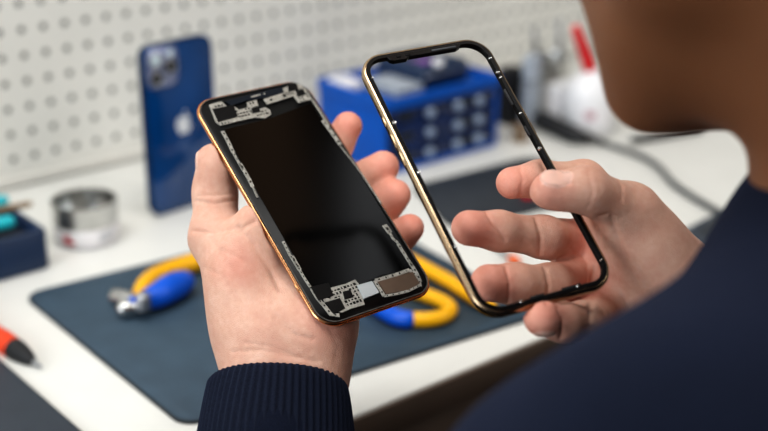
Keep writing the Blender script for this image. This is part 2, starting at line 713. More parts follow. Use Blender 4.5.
PW, PH, PR = 0.0702, 0.1464, 0.0114
PH_C, PH_R = ortho((-0.0368, 0.0109, 0.6423), (.806, .238, .542), (-.491, .779, .39), None)
FR_C, FR_R = ortho((0.0465, 0.0232, 0.5835), (.892, .206, .401), (-.383, .816, .432), None)
PH_T, FR_T = 0.0025, 0.0050


def loc2d(px, py, C, R):
    d = at(px, py, 1.0) - CAM
    n = R.col[2]
    t = (C - CAM).dot(n) / d.dot(n)
    q = R.transposed() @ (CAM + d * t - C)
    return (q.x, q.y)


def pl(pts):
    return [(x * .972, y * .976) for x, y in (loc2d(a, b, PH_C, PH_R) for a, b in pts)]


phone = empty('smartphone_screen_assembly', PH_C, PH_R.to_quaternion())
tag(phone, 'opened smartphone with black screen and exposed silver circuits, held in the left hand', 'smartphone')

# rails: a rounded metal band around the body
def band(bm, w, h, r, t0, t1, thick, lip=0.0006):
    o = lambda e: rrect(w - 2 * e, h - 2 * e, r - e, 10)
    add_ring(bm, [(o(thick), t1), (o(lip), t1), (o(lip * 0.3), t1 - lip * 0.3), (o(0), t1 - lip), (o(0), t0 + lip), (o(lip * 0.3), t0 + lip * 0.3), (o(lip), t0), (o(thick), t0)])


bm = bmesh.new(); band(bm, PW, PH, PR, -PH_T, -0.0006, 0.0012, 0.0012)
rail = obj('side_rail', bm, M['gold'], phone, angle=60)
rail['label'] = 'rose gold metal side rail'
bm = bmesh.new(); add_box(bm, (-PW / 2 - 0.0001, -0.0475, -0.0014), (0.0006, 0.005, 0.0009), 0.0002)
obj('side_button', bm, M['gold'], rail)
bm = bmesh.new(); add_prism(bm, rrect(PW - 0.0023, PH - 0.0023, PR - 0.0011, 10), -PH_T + 0.0001, -0.0002, 0.0003)
obj('inner_body', bm, M['bezel'], phone, angle=60)
bm = bmesh.new()
o = lambda e: rrect(PW - 2 * e, PH - 2 * e, PR - e, 10)
add_ring(bm, [(o(0.0013), -0.0006), (o(0.0014), 0.0001), (o(0.0019), 0.0001), (o(0.002), -0.0006)])
obj('inner_lip', bm, M['lip'], phone, angle=60)
# glossy display panel
disp = pl([(222, 128), (268, 117), (311, 101), (323, 121), (347, 150), (420, 272), (384, 277), (352, 291), (310, 288), (281, 236), (250, 182)])
bm = bmesh.new(); add_prism(bm, disp, -0.0002, 0.00015)
obj('display_panel', bm, M['gloss_black'], phone, smooth=False)


def strip_poly(line, w):
    """outline of a band along a line (local metres)"""
    L, Rr = [], []
    for i, p in enumerate(line):
        a, b = Vector(line[max(i - 1, 0)]), Vector(line[min(i + 1, len(line) - 1)])
        t = (b - a).normalized()
        n = Vector((-t.y, t.x)) * (w / 2)
        L.append(tuple(Vector(p) + n)); Rr.append(tuple(Vector(p) - n))
    return L + Rr[::-1]


def inside(p, poly):
    c = False
    for i in range(len(poly)):
        (x0, y0), (x1, y1) = poly[i - 1], poly[i]
        if (y0 > p[1]) != (y1 > p[1]) and p[0] < (x1 - x0) * (p[1] - y0) / (y1 - y0) + x0:
            c = not c
    return c


def circuit(polys=(), strips=(), holes=(), grid=0.0027, skip=()):
    """one silver circuit plate; dark openings are second-material pads"""
    bm = bmesh.new()
    P = [pl(p) for p in polys]
    z1 = 0.00045
    for p in P:
        add_prism(bm, p, -0.0001, z1, 0.0001)
    spots = []
    for line, w in strips:
        q = pl(line)
        add_prism(bm, strip_poly(q, w), -0.0001, z1, 0.0001)
        for a, b in zip(q, q[1:]):
            a, b = Vector(a), Vector(b)
            n = max(1, int((b - a).length / (w * 1.7)))
            for i in range(n):
                c = a.lerp(b, (i + 0.5) / n)
                spots.append((c.x, c.y, w * rng.uniform(.34, .52), w * rng.uniform(.34, .62), math.atan2(b.y - a.y, b.x - a.x)))
    S = [pl(s) for s in skip]
    for p in P:
        xs, ys = [v[0] for v in p], [v[1] for v in p]
        x = min(xs) + grid * .5
        while x < max(xs):
            y = min(ys) + grid * .5
            while y < max(ys):
                e = grid * .42
                if all(inside((x + sx * e, y + sy * e), p) for sx in (-1, 1) for sy in (-1, 1)) and not any(inside((x, y), s) for s in S):
                    spots.append((x, y, grid * rng.uniform(.3, .8), grid * rng.uniform(.3, .8), 0))
                y += grid
            x += grid
    for (px, py, sx, sy) in holes:
        c = loc2d(px, py, PH_C, PH_R)
        spots.append((c[0], c[1], sx, sy, 0))
    k0 = len(bm.faces)
    for x, y, sx, sy, a in spots:
        add_box(bm, (x, y, z1), (sx, sy, 0.0002), rot=None) if not a else add_box(bm, (x, y, z1), (sx, sy, 0.0002))
    bm.faces.ensure_lookup_table()
    for f in bm.faces[k0:]:
        f.material_index = 1
    return obj('circuit_plate', bm, [M['plate'], M['chip']], phone, smooth=False)


M['plate'] = mat('tinned_plate', (168, 166, 158), 0.42, 0.3, var=0.4, scale=900)
# top left group, top strip and top right group
circuit(polys=[[(206, 103), (219, 99.5), (225, 105), (231, 104), (237, 108), (251, 104.5), (252, 116.5), (238, 119.5), (218, 124.5), (213, 121)],
               [(249, 110), (264, 105.5), (269, 108.5), (270, 113), (264, 117), (252, 116)],
               [(245, 100.5), (255, 98), (257, 104), (246, 107)]],
        skip=[[(208, 106), (232, 102), (236, 117), (214, 122)], [(249, 106), (258, 104), (259, 112), (249, 112)]], grid=0.0019)
circuit(strips=[([(264, 100), (276, 96.2), (291, 91.5)], 0.0040)])
circuit(polys=[[(282, 86), (291, 82.5), (299, 81.5), (304, 85), (309, 92), (312, 97.5), (298, 101), (293, 94), (284, 92)]],
        skip=[[(286, 83), (298, 81), (299, 90), (286, 90)], [(294, 88), (305, 87), (305, 95), (295, 95)]], grid=0.0019)
# side strips
circuit(strips=[([(312, 97), (321, 111), (329, 124)], 0.0013), ([(323, 119), (332, 131), (341, 144)], 0.0022), ([(341, 145), (362, 172), (383, 204)], 0.0008)])
circuit(strips=[([(220, 130), (226, 141), (231, 152)], 0.0020), ([(231, 152), (236, 161), (241, 170)], 0.0013), ([(238, 163), (246, 177), (251, 187)], 0.0020), ([(251, 187), (256, 198)], 0.0010)])
circuit(strips=[([(282, 243), (289, 257), (297, 269)], 0.0014), ([(291, 258), (299, 272)], 0.0022), ([(297, 269), (304, 281), (310, 290)], 0.0014)])
circuit(strips=[([(386, 226), (392, 234)], 0.0030), ([(390, 231), (395, 240), (400, 244)], 0.0014), ([(400, 245), (408, 258), (415, 269)], 0.0018), ([(412, 264), (419, 275), (423, 284)], 0.0020)])
# bottom group
circuit(polys=[[(329, 291), (346, 286.5), (356, 282), (361, 288), (364, 302), (366, 308), (352, 312), (343, 316), (333, 315), (325, 306), (322, 300), (331, 302)]],
        skip=[[(323, 303), (342, 300), (347, 315), (330, 319)], [(342, 294), (352, 292), (354, 302), (343, 303)]], grid=0.0019)
circuit(strips=[([(311, 291), (317, 301), (323, 308)], 0.0018), ([(322, 306), (331, 318), (340, 319)], 0.0020)], polys=[])
circuit(strips=[([(376, 283), (381, 291), (386, 299)], 0.0018), ([(377, 283), (398, 277), (412, 272)], 0.0020), ([(412, 272), (421, 280), (423, 289)], 0.0018), ([(386, 299), (398, 297), (410, 294), (422, 288)], 0.0014)])


def pad(name, pts, m, h=0.0009, z0=-0.0001, label=None):
    bm = bmesh.new(); add_prism(bm, pl(pts), z0, h, 0.00015)
    o = obj(name, bm, m, phone, smooth=False)
    if label: o['label'] = label
    return o


pad('chip', [(209.5, 107.8), (231, 103.6), (235.5, 115.5), (215.5, 121)], M['chip'])
pad('chip', [(249.5, 107), (257, 105), (259, 110.5), (251, 112)], M['chip'])
pad('chip', [(287, 83), (296, 81.5), (298, 88), (288, 90)], M['chip'])
pad('chip', [(295, 89), (303, 87.5), (305, 93), (297, 95)], M['chip'])
pad('chip', [(310, 290), (328.5, 286), (333.5, 299), (318, 304)], M['chip'])
pad('chip', [(325, 306), (340, 301.5), (345.5, 312), (334, 318)], M['chip'])
pad('chip', [(343, 295), (351, 293), (354, 300.5), (345, 303)], M['chip'])
pad('speaker_strip', [(222, 99.5), (252, 91.5), (280, 84.5), (283, 91), (262, 96), (245, 99), (229, 104)], mat('dark_blue_film', (18, 25, 34), 0.45, spec=0.15), 0.0004)
pad('speaker_mark', [(249, 94.5), (258.5, 92), (259.3, 93.4), (249.8, 96)], M['plate'], 0.0006)
pad('speaker_mark', [(262, 91.2), (263.6, 90.8), (264.2, 92.4), (262.5, 92.8)], M['plate'], 0.0006)
pad('foil_square', [(357.5, 288.5), (373, 284), (380.5, 296), (364.5, 302.5)], M['foil'], 0.0009, label='pale grey foil square')
pad('flex_film', [(379, 284.5), (415, 274), (422.5, 286), (411, 292.5), (388, 297.5)], M['copper_pad'], 0.0006, label='brown film rectangle at the bottom corner')

# ---- the empty frame
frame = empty('smartphone_housing', FR_C, FR_R.to_quaternion())
tag(frame, 'empty smartphone bezel frame without a screen, pinched in the right hand', 'smartphone housing')
FW, FH, FRAD = 0.0715, 0.148, 0.0125
bm = bmesh.new()
o = lambda e: rrect(FW - 2 * e, FH - 2 * e, FRAD - e, 12)
add_ring(bm, [(o(0.0013), -0.0004), (o(0.0004), -0.0006), (o(0.0), -0.0016), (o(0.0), -FR_T + 0.001), (o(0.0005), -FR_T), (o(0.0015), -FR_T), (o(0.0015), -0.003)])
rail = obj('outer_rail', bm, M['dull_gold'], frame, angle=60)
rail['label'] = 'champagne gold outer rail'
for y0, y1 in ((0.033, 0.0385), (0.0205, 0.0285), (0.010, 0.018)):
    bm = bmesh.new(); add_box(bm, (-FW / 2 - 0.00005, (y0 + y1) / 2, -0.0027), (0.0008, y1 - y0, 0.0022), 0.0003)
    obj('side_button', bm, M['dull_gold'], rail)
bm = bmesh.new(); add_box(bm, (FW / 2 + 0.0003, 0.022, -0.0027), (0.0008, 0.02, 0.0022), 0.0003)
obj('side_button', bm, M['dull_gold'], rail)
bm = bmesh.new()
add_ring(bm, [(o(0.0013), -0.0004), (o(0.0016), 0.0), (o(0.0034), 0.0), (o(0.0037), -0.0004), (o(0.0037), -0.0026), (o(0.0024), -0.0028), (o(0.0022), -FR_T + 0.0002), (o(0.00155), -FR_T + 0.0002), (o(0.00152), -0.0025)])
inner = obj('inner_bezel', bm, M['bezel'], frame, angle=50)
fl = lambda px, py: loc2d(px, py, FR_C, FR_R)
# notch with speaker slot
bm = bmesh.new()
n0, n1 = -0.0205, 0.0205
yt = FH / 2 - 0.0025
pts = [(n0, yt), (n0 + 0.0012, yt - 0.0030), (n0 + 0.003, yt - 0.0040), (n0 + 0.010, yt - 0.0040), (n0 + 0.0115, yt - 0.0030), (n1 - 0.003, yt - 0.0032), (n1 - 0.0005, yt - 0.0022), (n1, yt)]
add_prism(bm, pts, -0.0022, 0.0003, 0.0003)
notch = obj('notch', bm, M['bezel'], frame, smooth=False)
for x0, w in ((-0.0155, 0.0024), (-0.0105, 0.0028), (0.004, 0.0135)):
    bm = bmesh.new(); add_box(bm, (x0 + w / 2, yt - 0.0018, 0.0004), (w, 0.0011, 0.0005), 0.0002)
    obj('sensor', bm, M['chip'] if w < 0.01 else M['cable'], notch)
# small screws and clips along the inside
for px, py, r in ((373.5, 78, .0005), (398, 122, .0009), (420.5, 172, .0007), (491, 58, .0007), (499.5, 72, .0008), (503, 77, .0006), (521, 113, .0006), (541, 148, .0008), (577, 285, .0006), (520, 299, .0006), (457, 246, .0006), (594, 262, .0005)):
    x, y = fl(px, py)
    # snap on to the inner bezel ring
    ex, ey = FW / 2 - 0.0032, FH / 2 - 0.0032
    if abs(abs(x) - FW / 2) < abs(abs(y) - FH / 2): x = math.copysign(ex, x)
    else: y = math.copysign(ey, y)
    y = max(-ey, min(ey, y))
    bm = bmesh.new(); add_lathe(bm, [(r * 1.2, -0.0008), (r * 1.2, 0.0002), (r * .8, 0.0005), (r * .3, 0.0004)], 12, Matrix.Translation((x, y, 0)))
    obj('screw', bm, M['silver'], inner)
for px, py, ln in ((509, 96, .010), (527, 130, .006)):
    x, y = fl(px, py)
    bm = bmesh.new(); add_box(bm, (FW / 2 - 0.0040, y, -0.0012), (0.0014, ln, 0.0016), 0.0004)
    obj('clip', bm, M['soft_black'], inner)
for x, ln in ((0.012, .010), (-0.006, .007)):
    bm = bmesh.new(); add_box(bm, (x, -FH / 2 + 0.0040, -0.0012), (ln, 0.0014, 0.0016), 0.0004)
    obj('clip', bm, M['soft_black'], inner)
# ------------------------------------------------------------------ the technician
PROOT = Vector((0.44, 0.25, -0.75))
person = empty('person', PROOT)
tag(person, 'technician in a navy knit sweater bent over the bench, holding the two phone parts', 'person')


def np3(v):
    return np.array([v[0], v[1], v[2]], float)


CAMR, CAMU, CAMF = np3(level(1, 0, 0)), np3(level(0, SP, CP)), np3(level(0, CP, -SP))


def unit(v):
    v = np.array(v, float)
    return v / np.linalg.norm(v)


def J(px, py, d):
    return np3(at(px, py, d))


def axes_of(Rm):
    return [np3(Rm.col[i]) for i in range(3)]


def nail(Fd, tip, prev, dorsal, r, lst, ln=0.0058, wd=0.0050):
    ax = unit(tip - prev)
    n = dorsal - ax * (dorsal @ ax)
    n = unit(n)
    s = np.cross(ax, n)
    c = tip - ax * r * 0.10 + n * (r - 0.0007)
    # nail plate: shallow curved shell, its fold groove around the base
    Fd.ell(c - n * 0.0002, (ax, s, n), (ln * 1.06, wd * 1.14, 0.0009), 0.0008, cut=True)
    Fd.ell(c - n * 0.0008, (ax, s, n), (ln, wd, 0.0016), 0.0004)
    lst.append((c, ax, s, n, ln, wd))


def finish(Fd, it=2):
    V, Q = Fd.mesh()
    V = relax(V, Q, it, 0.5)
    return V, Q


def nail_tint(V, arr, nails):
    for c, ax, s, n, ln, wd in nails:
        q = V - c
        e = ((q @ ax) / (ln * 1.02)) ** 2 + ((q @ s) / (wd * 1.04)) ** 2
        w = np.clip((1.08 - e) / 0.16, 0, 1) * (np.abs(q @ n) < 0.0022)
        arr[:, 1] = np.maximum(arr[:, 1], w)


VOX = 0.00085
phone_ax, frame_ax = axes_of(PH_R), axes_of(FR_R)
phone_c = np3(PH_C) + phone_ax[2] * (-PH_T / 2)


def chain(Fd, pts, rad, k=0.004):
    for (a, b, ra, rb) in zip(pts, pts[1:], rad, rad[1:]):
        Fd.cone(a, b, ra, rb, k)


# ---- left hand: the phone lies on the fingers, the thumb along its edge
LW = J(283, 372, .622)
L_ELB = np3(level(-0.055, 0.365, -0.05))
thumb = [J(263, 318, .626), J(216, 238, .642), J(215, 192, .649), J(213, 161, .650)]
idx = [J(275, 236, .657), J(316, 168, .683), J(336, 146, .690), J(348, 126, .691)]
mid = [J(300, 217, .658), J(343, 192, .684), J(368, 178, .686), J(383, 167, .686)]
rin = [J(334, 234, .658), J(368, 217, .680), J(384, 205, .680), J(395, 195, .678)]
pin = [J(357, 260, .650), J(384, 248, .668), J(399, 237, .668), J(410, 228, .666)]
bases = [J(264, 345, .622), J(277, 348, .622), J(291, 349, .622), J(304, 346, .622)]
pts = np.array(thumb + idx + mid + rin + pin + bases + [LW])
FL = Field(np.minimum(pts.min(0), LW - 0.07) - 0.03, pts.max(0) + 0.03, VOX)
k_palm = 0.014
for b, f, r in zip(bases, (idx, mid, rin, pin), (.0125, .0130, .0125, .0115)):
    FL.cone(b, f[0], .0155, r, k_palm)
FL.cone(thumb[0], thumb[1], .0190, .0132, k_palm)
FL.ell(J(246, 284, .629), (unit(thumb[1] - thumb[0]), CAMR, CAMF), (.031, .0185, .0165), .014)   # thenar
FL.cone(J(318, 262, .652), J(316, 325, .622), .0150, .0185, .014)                                   # hypothenar
FL.cone(J(286, 270, .650), J(286, 335, .630), .0150, .0150, .016)
# web between thumb and index
FL.cone(J(228, 268, .646), J(264, 264, .654), .0075, .0085, .006)
# wrist and forearm
fdir = unit(L_ELB - LW)
for off in (-.0088, 0, .0125):
    FL.cone(J(284, 338, .625) + CAMR * off, LW + CAMR * off, .0175, .0172, .014)
    FL.cone(LW + CAMR * off, LW + CAMR * off + fdir * .075, .0172, .0200, .012)
for f, r in ((idx, (.0112, .0096, .0087, .0080)), (mid, (.0115, .0102, .0095, .0090)), (rin, (.0112, .0098, .0092, .0087)), (pin, (.0105, .0088, .0081, .0076))):
    chain(FL, f, r, .005)
chain(FL, thumb[1:], (.0130, .0107, .0090), .006)
# finger pads and the thumb's broad pad
FL.ell(J(216, 168, .643), (unit(thumb[3] - thumb[2]), CAMR, CAMF), (.0135, .0085, .0075), .004)
L_nails = []
nail(FL, thumb[3], thumb[2], -CAMR * 1.0 - CAMF * .08, .0090, L_nails, .0066, .0056)
for f, r in ((idx, .0080), (mid, .0090), (rin, .0087), (pin, .0076)):
    nail(FL, f[3], f[2], CAMF * 1.0 + CAMR * .35, r, L_nails)
# the flesh yields to the phone
FL.box(phone_c + phone_ax[2] * .012, phone_ax, (PW / 2 - .0018, PH / 2 - .0018, PH_T / 2 + .0105), .0026, .0012, cut=True)
VL, QL = finish(FL)
NL = vnormals(VL, QL)
bvh = BVHTree.FromPolygons(VL.tolist(), QL.tolist())
for c in (([(196, 201), (214, 204), (236, 200)], .0011, .0007), ([(197, 196), (234, 194)], .0008, .0004),
          ([(193, 231), (214, 233), (238, 227)], .0012, .0007), ([(238, 232), (246, 226), (254, 222)], .0014, .0008),
          ([(238, 229), (250, 240), (266, 262), (280, 290)], .0016, .0008), ([(212, 240), (226, 262), (240, 290), (262, 322)], .0022, .0005),
          ([(232, 352), (262, 350), (292, 357), (318, 362)], .0012, .0004), ([(246, 343), (272, 347), (300, 358)], .0010, .0003),
          ([(276, 318), (292, 334), (312, 340)], .0016, .0005), ([(330, 330), (338, 345), (335, 362)], .0014, .0002),
          ([(204, 268), (222, 276), (236, 300)], .0013, .0003), ([(222, 250), (246, 262), (262, 284)], .0011, .00035)):
    crease(VL, NL, bvh, *c)
TL = np.zeros((len(VL), 3), np.float32)
blob_tint(VL, [(idx[3], .019), (mid[3], .020), (rin[3], .020), (pin[3], .019)], TL, 0, 0.95)
blob_tint(VL, [(thumb[3], .017), (thumb[2], .013)], TL, 0, 0.35)
blob_tint(VL, [(J(328, 320, .605), .022), (J(236, 262, .61), .02)], TL, 0, 0.35)
nail_tint(VL, TL, L_nails)

# ---- right hand: thumb in front of the frame's rail, fingers behind it
RW = J(692, 322, .612)
R_ELB = np3(level(0.32, 0.5, -0.05))
thumb = [J(662, 270, .612), J(630, 212, .594), J(586, 190, .574), J(550, 189, .5695)]
idx = [J(630, 222, .636), J(584, 181, .620), J(540, 179, .607), J(512, 183, .6005)]
mid = [J(588, 243, .640), J(543, 237, .607), J(499, 231, .592), J(469, 228, .583)]
rin = [J(586, 279, .630), J(551, 285, .594), J(515, 284, .580), J(489, 283, .571)]
pin = [J(606, 311, .612), J(583, 322, .575), J(562, 322, .560), J(542, 318, .549)]
bases = [J(676, 284, .618), J(681, 299, .620), J(684, 316, .620), J(684, 334, .616)]
pts = np.array(thumb + idx + mid + rin + pin + bases + [RW])
fdr = unit(R_ELB - RW)
pts = np.vstack([pts, RW + fdr * .085])
FRd = Field(pts.min(0) - 0.032, pts.max(0) + 0.032, VOX)
for b, f, r in zip(bases, (idx, mid, rin, pin), (.0125, .0125, .0120, .0110)):
    FRd.cone(b, f[0], .0160, r, k_palm)
FRd.cone(thumb[0], thumb[1], .0175, .0125, k_palm)
FRd.ell(J(644, 248, .601), (unit(thumb[1] - thumb[0]), unit(CAMR + CAMU), CAMF), (.030, .0170, .0165), .018)
FRd.cone(J(622, 316, .612), J(672, 330, .612), .0120, .0175, .014)
FRd.cone(J(615, 262, .630), J(674, 302, .620), .0140, .0160, .016)
FRd.cone(J(600, 228, .632), J(626, 214, .618), .0085, .0095, .012)
for off in (-.012, 0, .012):
    FRd.cone(J(680, 310, .615) + CAMU * off, RW + CAMU * off, .0180, .0172, .014)
    FRd.cone(RW + CAMU * off, RW + CAMU * off + fdr * .08, .0172, .0200, .012)
for f, r in ((idx, (.0115, .0098, .0086, .0078)), (mid, (.0118, .0098, .0090, .0084)), (rin, (.0115, .0097, .0091, .0087)), (pin, (.0105, .0090, .0084, .0082))):
    chain(FRd, f, r, .005)
chain(FRd, thumb[1:], (.0125, .0101, .0082), .006)
FRd.ell(J(560, 193, .5715), (unit(thumb[3] - thumb[2]), CAMU, CAMF), (.0125, .0078, .0078), .004)
R_nails = []
nail(FRd, thumb[3], thumb[2], CAMU * .72 - CAMF * .70, .0082, R_nails, .0074, .0058)
nail(FRd, pin[3], pin[2], -CAMU * .95 - CAMF * .30, .0082, R_nails, .0052, .0046)
for f, r in ((idx, .0078), (mid, .0084), (rin, .0087)):
    nail(FRd, f[3], f[2], CAMF + CAMU * .1, r, R_nails)
fc = np3(FR_C) + frame_ax[2] * (-FR_T / 2)
ring = [fc + frame_ax[0] * x + frame_ax[1] * y for x, y in rrect(FW - .0036, FH - .0036, FRAD - .0018, 5)]
for p0, p1 in zip(ring, ring[1:] + ring[:1]):
    FRd.cone(p0, p1, .0043, .0043, .001, cut=True)
VR, QR = finish(FRd)
NR = vnormals(VR, QR)
bvh = BVHTree.FromPolygons(VR.tolist(), QR.tolist())
for c in (([(588, 171), (593, 190), (588, 209)], .0011, .0003), ([(596, 172), (601, 192)], .0009, .0002),
          ([(600, 216), (610, 214), (620, 219)], .0013, .0006), ([(486, 212), (492, 222), (499, 230), (505, 240)], .0011, .0008),
          ([(536, 219), (541, 237), (540, 255)], .0012, .0008), ([(506, 267), (510, 284), (508, 303)], .0011, .0008),
          ([(545, 268), (549, 285), (546, 303)], .0012, .0008), ([(558, 308), (563, 320), (561, 338)], .0011, .0009),
          ([(598, 226), (600, 250), (592, 280), (590, 318)], .0015, .0009), ([(612, 218), (622, 250), (640, 290), (660, 330)], .0016, .0009),
          ([(572, 246), (588, 262), (586, 300)], .0013, .0006), ([(606, 250), (616, 280), (634, 318)], .0012, .0006),
          ([(636, 262), (652, 284), (664, 308)], .0014, .0003),
          ([(520, 166), (523, 180), (520, 196)], .0010, .0005), ([(614, 172), (622, 186), (622, 200)], .0012, .0005),):
    crease(VR, NR, bvh, *c)
TR = np.zeros((len(VR), 3), np.float32)
blob_tint(VR, [(idx[3], .020), (mid[3], .022), (rin[3], .022), (pin[3], .020), (thumb[3], .016)], TR, 0, 0.8)
blob_tint(VR, [(J(586, 240, .618), .025), (J(580, 290, .60), .026), (thumb[2], .014), (rin[1], .016), (mid[1], .016)], TR, 0, 0.5)
nail_tint(VR, TR, R_nails)

# ---- head, neck, trunk and arms
HC = J(757, -242, .43)
yaw, pit = math.radians(-16), math.radians(24)      # turned a little to the left, bent down
hf_ = np.array([-math.sin(yaw) * math.cos(pit), math.cos(yaw) * math.cos(pit), -math.sin(pit)])
hr_ = np.array([math.cos(yaw), math.sin(yaw), 0.0])
hu_ = np.cross(hr_, hf_)


def H(r, f, u):
    return HC + hr_ * r + hf_ * f + hu_ * u


HAX = (hr_, hf_, hu_)
NECK = np3(level(.215, .43, .20))
LSH, RSH = np3(level(.106, .317, .158)), np3(level(.335, .54, .17))
HIP = np.array([.44, .03, -.20])
lo = np.array([.05, -.22, -.36])
hi = np.array([.80, .50, HC[2] + .17])
B = Field(lo, hi, .0036)
B.ell(H(0, -.015, .045), HAX, (.074, .095, .085), .01)
B.ell(H(0, .033, -.030), HAX, (.060, .060, .088), .02)
for s in (-1, 1):
    B.cone(H(s * .049, -.004, -.062), H(s * .020, .066, -.102), .018, .017, .022)
    B.cone(H(s * .052, -.006, -.02), H(s * .049, -.004, -.062), .018, .018, .02)
    B.ell(H(s * .042, .050, -.022), HAX, (.022, .026, .022), .02)
    B.ell(H(s * .032, .088, .002), HAX, (.016, .012, .010), .008, cut=True)
    B.ell(H(s * .032, .076, .002), HAX, (.012, .012, .012), .003)
    B.cone(H(s * .010, .086, .020), H(s * .046, .076, .022), .009, .008, .012)
    B.ell(H(s * .076, -.012, -.004), (unit(hr_ * s - hf_ * .4), hf_, hu_), (.007, .019, .031), .006)
    B.ell(H(s * .080, -.006, -.002), HAX, (.006, .010, .017), .004, cut=True)
    B.ell(H(s * .011, .098, -.034), HAX, (.008, .010, .007), .006)
B.ell(H(0, .074, -.103), HAX, (.022, .018, .016), .014)
B.cone(H(0, .090, .012), H(0, .108, -.030), .008, .011, .008)
B.cone(H(-.019, .086, -.060), H(.019, .086, -.060), .0070, .0070, .005)
B.cone(H(-.016, .085, -.073), H(.016, .085, -.073), .0075, .0075, .005)
B.cone(H(0, -.035, -.045), NECK, .052, .056, .03)
B.cone(NECK, (LSH + NECK) / 2 + [0, 0, -.01], .05, .045, .05)
B.cone(NECK, (RSH + NECK) / 2 + [0, 0, -.01], .05, .045, .05)
CH = NECK * .72 + HIP * .28
for s in (-1, 1):
    B.cone(CH + [s * .07, 0, 0], HIP + [s * .06, 0, 0], .095, .095, .06)
B.cone(CH, NECK + [0, 0, -.03], .09, .05, .06)


def arm(Fd, S, E, Wp, r, k):
    Fd.cone(S, E, r[0], r[1], k)
    Fd.cone(E, Wp, r[1], r[2], k)


L_FA = LW + fdir * .06
R_FA = RW + fdr * .06
arm(B, LSH, L_ELB, L_FA, (.046, .038, .024), .02)
arm(B, RSH, R_ELB, R_FA, (.046, .038, .024), .02)
VB, QB = finish(B, 3)
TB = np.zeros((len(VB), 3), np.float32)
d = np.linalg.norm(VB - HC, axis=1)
TB[:, 2] = np.clip((.34 - d) / .05, 0, 1)  # head and neck get the painted shade tone
off = 0
Vs, Qs, Ts = [], [], []
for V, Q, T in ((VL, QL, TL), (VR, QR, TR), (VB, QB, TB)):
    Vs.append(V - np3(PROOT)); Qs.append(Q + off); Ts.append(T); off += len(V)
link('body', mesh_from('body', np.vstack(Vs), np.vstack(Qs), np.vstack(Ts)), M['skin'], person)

# hair
lo = HC - .15
Hf = Field(lo, HC + .15, .003)
Hf.ell(H(0, -.022, .056), HAX, (.082, .100, .086), .01)
Hf.ell(H(0, -.062, .000), HAX, (.070, .055, .060), .02)
Hf.box(H(0, .075, -.045), HAX, (.12, .06, .075), .02, .02, cut=True)
Hf.box(H(0, .0, -.075), HAX, (.12, .08, .05), .01, .02, cut=True)
V, Q = finish(Hf, 2)
n = vnormals(V, Q)
q = (V - HC)
V = V + n * (0.0018 * np.sin(q @ hr_ * 900 + 3 * np.sin(q @ hf_ * 120)))[:, None]
link('hair', mesh_from('hair', V - np3(PROOT), Q), M['hair'], person)

# sweater
S_ = Field([.0, -.30, -.36], [.86, .55, .36], .0042)
S_.cone(NECK + [0, .0, -.012], LSH + [0, 0, .0], .066, .069, .05)
S_.cone(NECK + [0, .0, -.012], RSH + [0, 0, .0], .066, .066, .05)
for s in (-1, 1):
    S_.cone(CH + [s * .078, 0, 0], HIP + [s * .068, 0, -.03], .112, .108, .06)
S_.cone(CH, NECK + [0, 0, -.04], .11, .07, .06)
L_CF, R_CF = LW + fdir * .050, RW + fdr * .030
arm(S_, LSH, L_ELB, L_CF, (.071, .062, .036), .03)
S_.cone(LSH, J(578, 505, .415), .05, .037, .04)     # slack fold of the sleeve
arm(S_, RSH, R_ELB, R_CF, (.067, .054, .036), .03)
V, Q = finish(S_, 3)
n = vnormals(V, Q)
wr = np.zeros(len(V))
for i in range(7):
    kv = rng.normal(0, 1, 3); kv *= rng.uniform(30, 75) / np.linalg.norm(kv)
    wr += np.sin(V @ kv + rng.uniform(0, 6)) * .0011
V = V + n * wr[:, None]
sw = link('sweater', mesh_from('sweater', V - np3(PROOT), Q), M['sweater'], person)
sw['label'] = 'navy knit sweater'


def cuff(c0, axis, wdir, length, a0, a1, b_ratio, ribs, m):
    """ribbed tube: starts with a rolled rim at c0 and runs along axis"""
    ax = unit(axis)
    wx = unit(wdir - ax * (wdir @ ax))
    wy = np.cross(ax, wx)
    N_ = ribs * 6
    th = np.linspace(0, 2 * np.pi, N_, endpoint=False)
    rib = 0.5 + 0.5 * np.cos(th * ribs)
    rows = []
    prof = [(.004, -.0075, 0), (.0012, -.006, .3), (0.0, -.0035, .6), (.0006, -.0012, .9), (.003, 0.0, 1)]
    prof += [(.003 + (length - .003) * t, 0.0012 * math.sin(t * 3.1), 1) for t in np.linspace(.06, 1, 22)]
    for s, dr, kr in prof:
        t = s / length
        a = a0 + (a1 - a0) * (min(1, t * 2.2) ** .7)
        rr_ = a + dr + (rib - .6) * .0013 * kr
        # gentle slack in the knit
        rr_ = rr_ + .0009 * np.sin(th * 3 + t * 5) * kr
        rows.append(c0 + ax * s + np.outer(rr_ * np.cos(th), wx) + np.outer(rr_ * np.sin(th) * b_ratio, wy))
    V = np.vstack(rows)
    Q = []
    for i in range(len(rows) - 1):
        for j in range(N_):
            j2 = (j + 1) % N_
            Q.append((i * N_ + j, i * N_ + j2, (i + 1) * N_ + j2, (i + 1) * N_ + j))
    o = link('cuff', mesh_from('cuff', V - np3(PROOT), np.array(Q)), m, sw)
    return o


cuff(J(278, 383, .617), fdir, CAMR, .085, .0335, .0375, .80, 62, M['cuff'])
cuff(RW + fdr * .006, fdr, CAMU, .075, .0335, .0375, .80, 62, M['cuff'])
bm = bmesh.new()
nk = unit(H(0, -.035, -.045) - NECK)
Rm = frame_along(Vector(nk))
ring = [Vector(NECK) + Vector(nk) * .022 + Rm @ Vector((math.cos(t) * .062, math.sin(t) * .066, 0)) for t in np.linspace(0, 2 * math.pi, 49)]
add_tube(bm, ring, .0085, 10, caps=False)
bmesh.ops.translate(bm, vec=-PROOT, verts=bm.verts[:])
obj('collar', bm, M['cuff'], sw, angle=180)

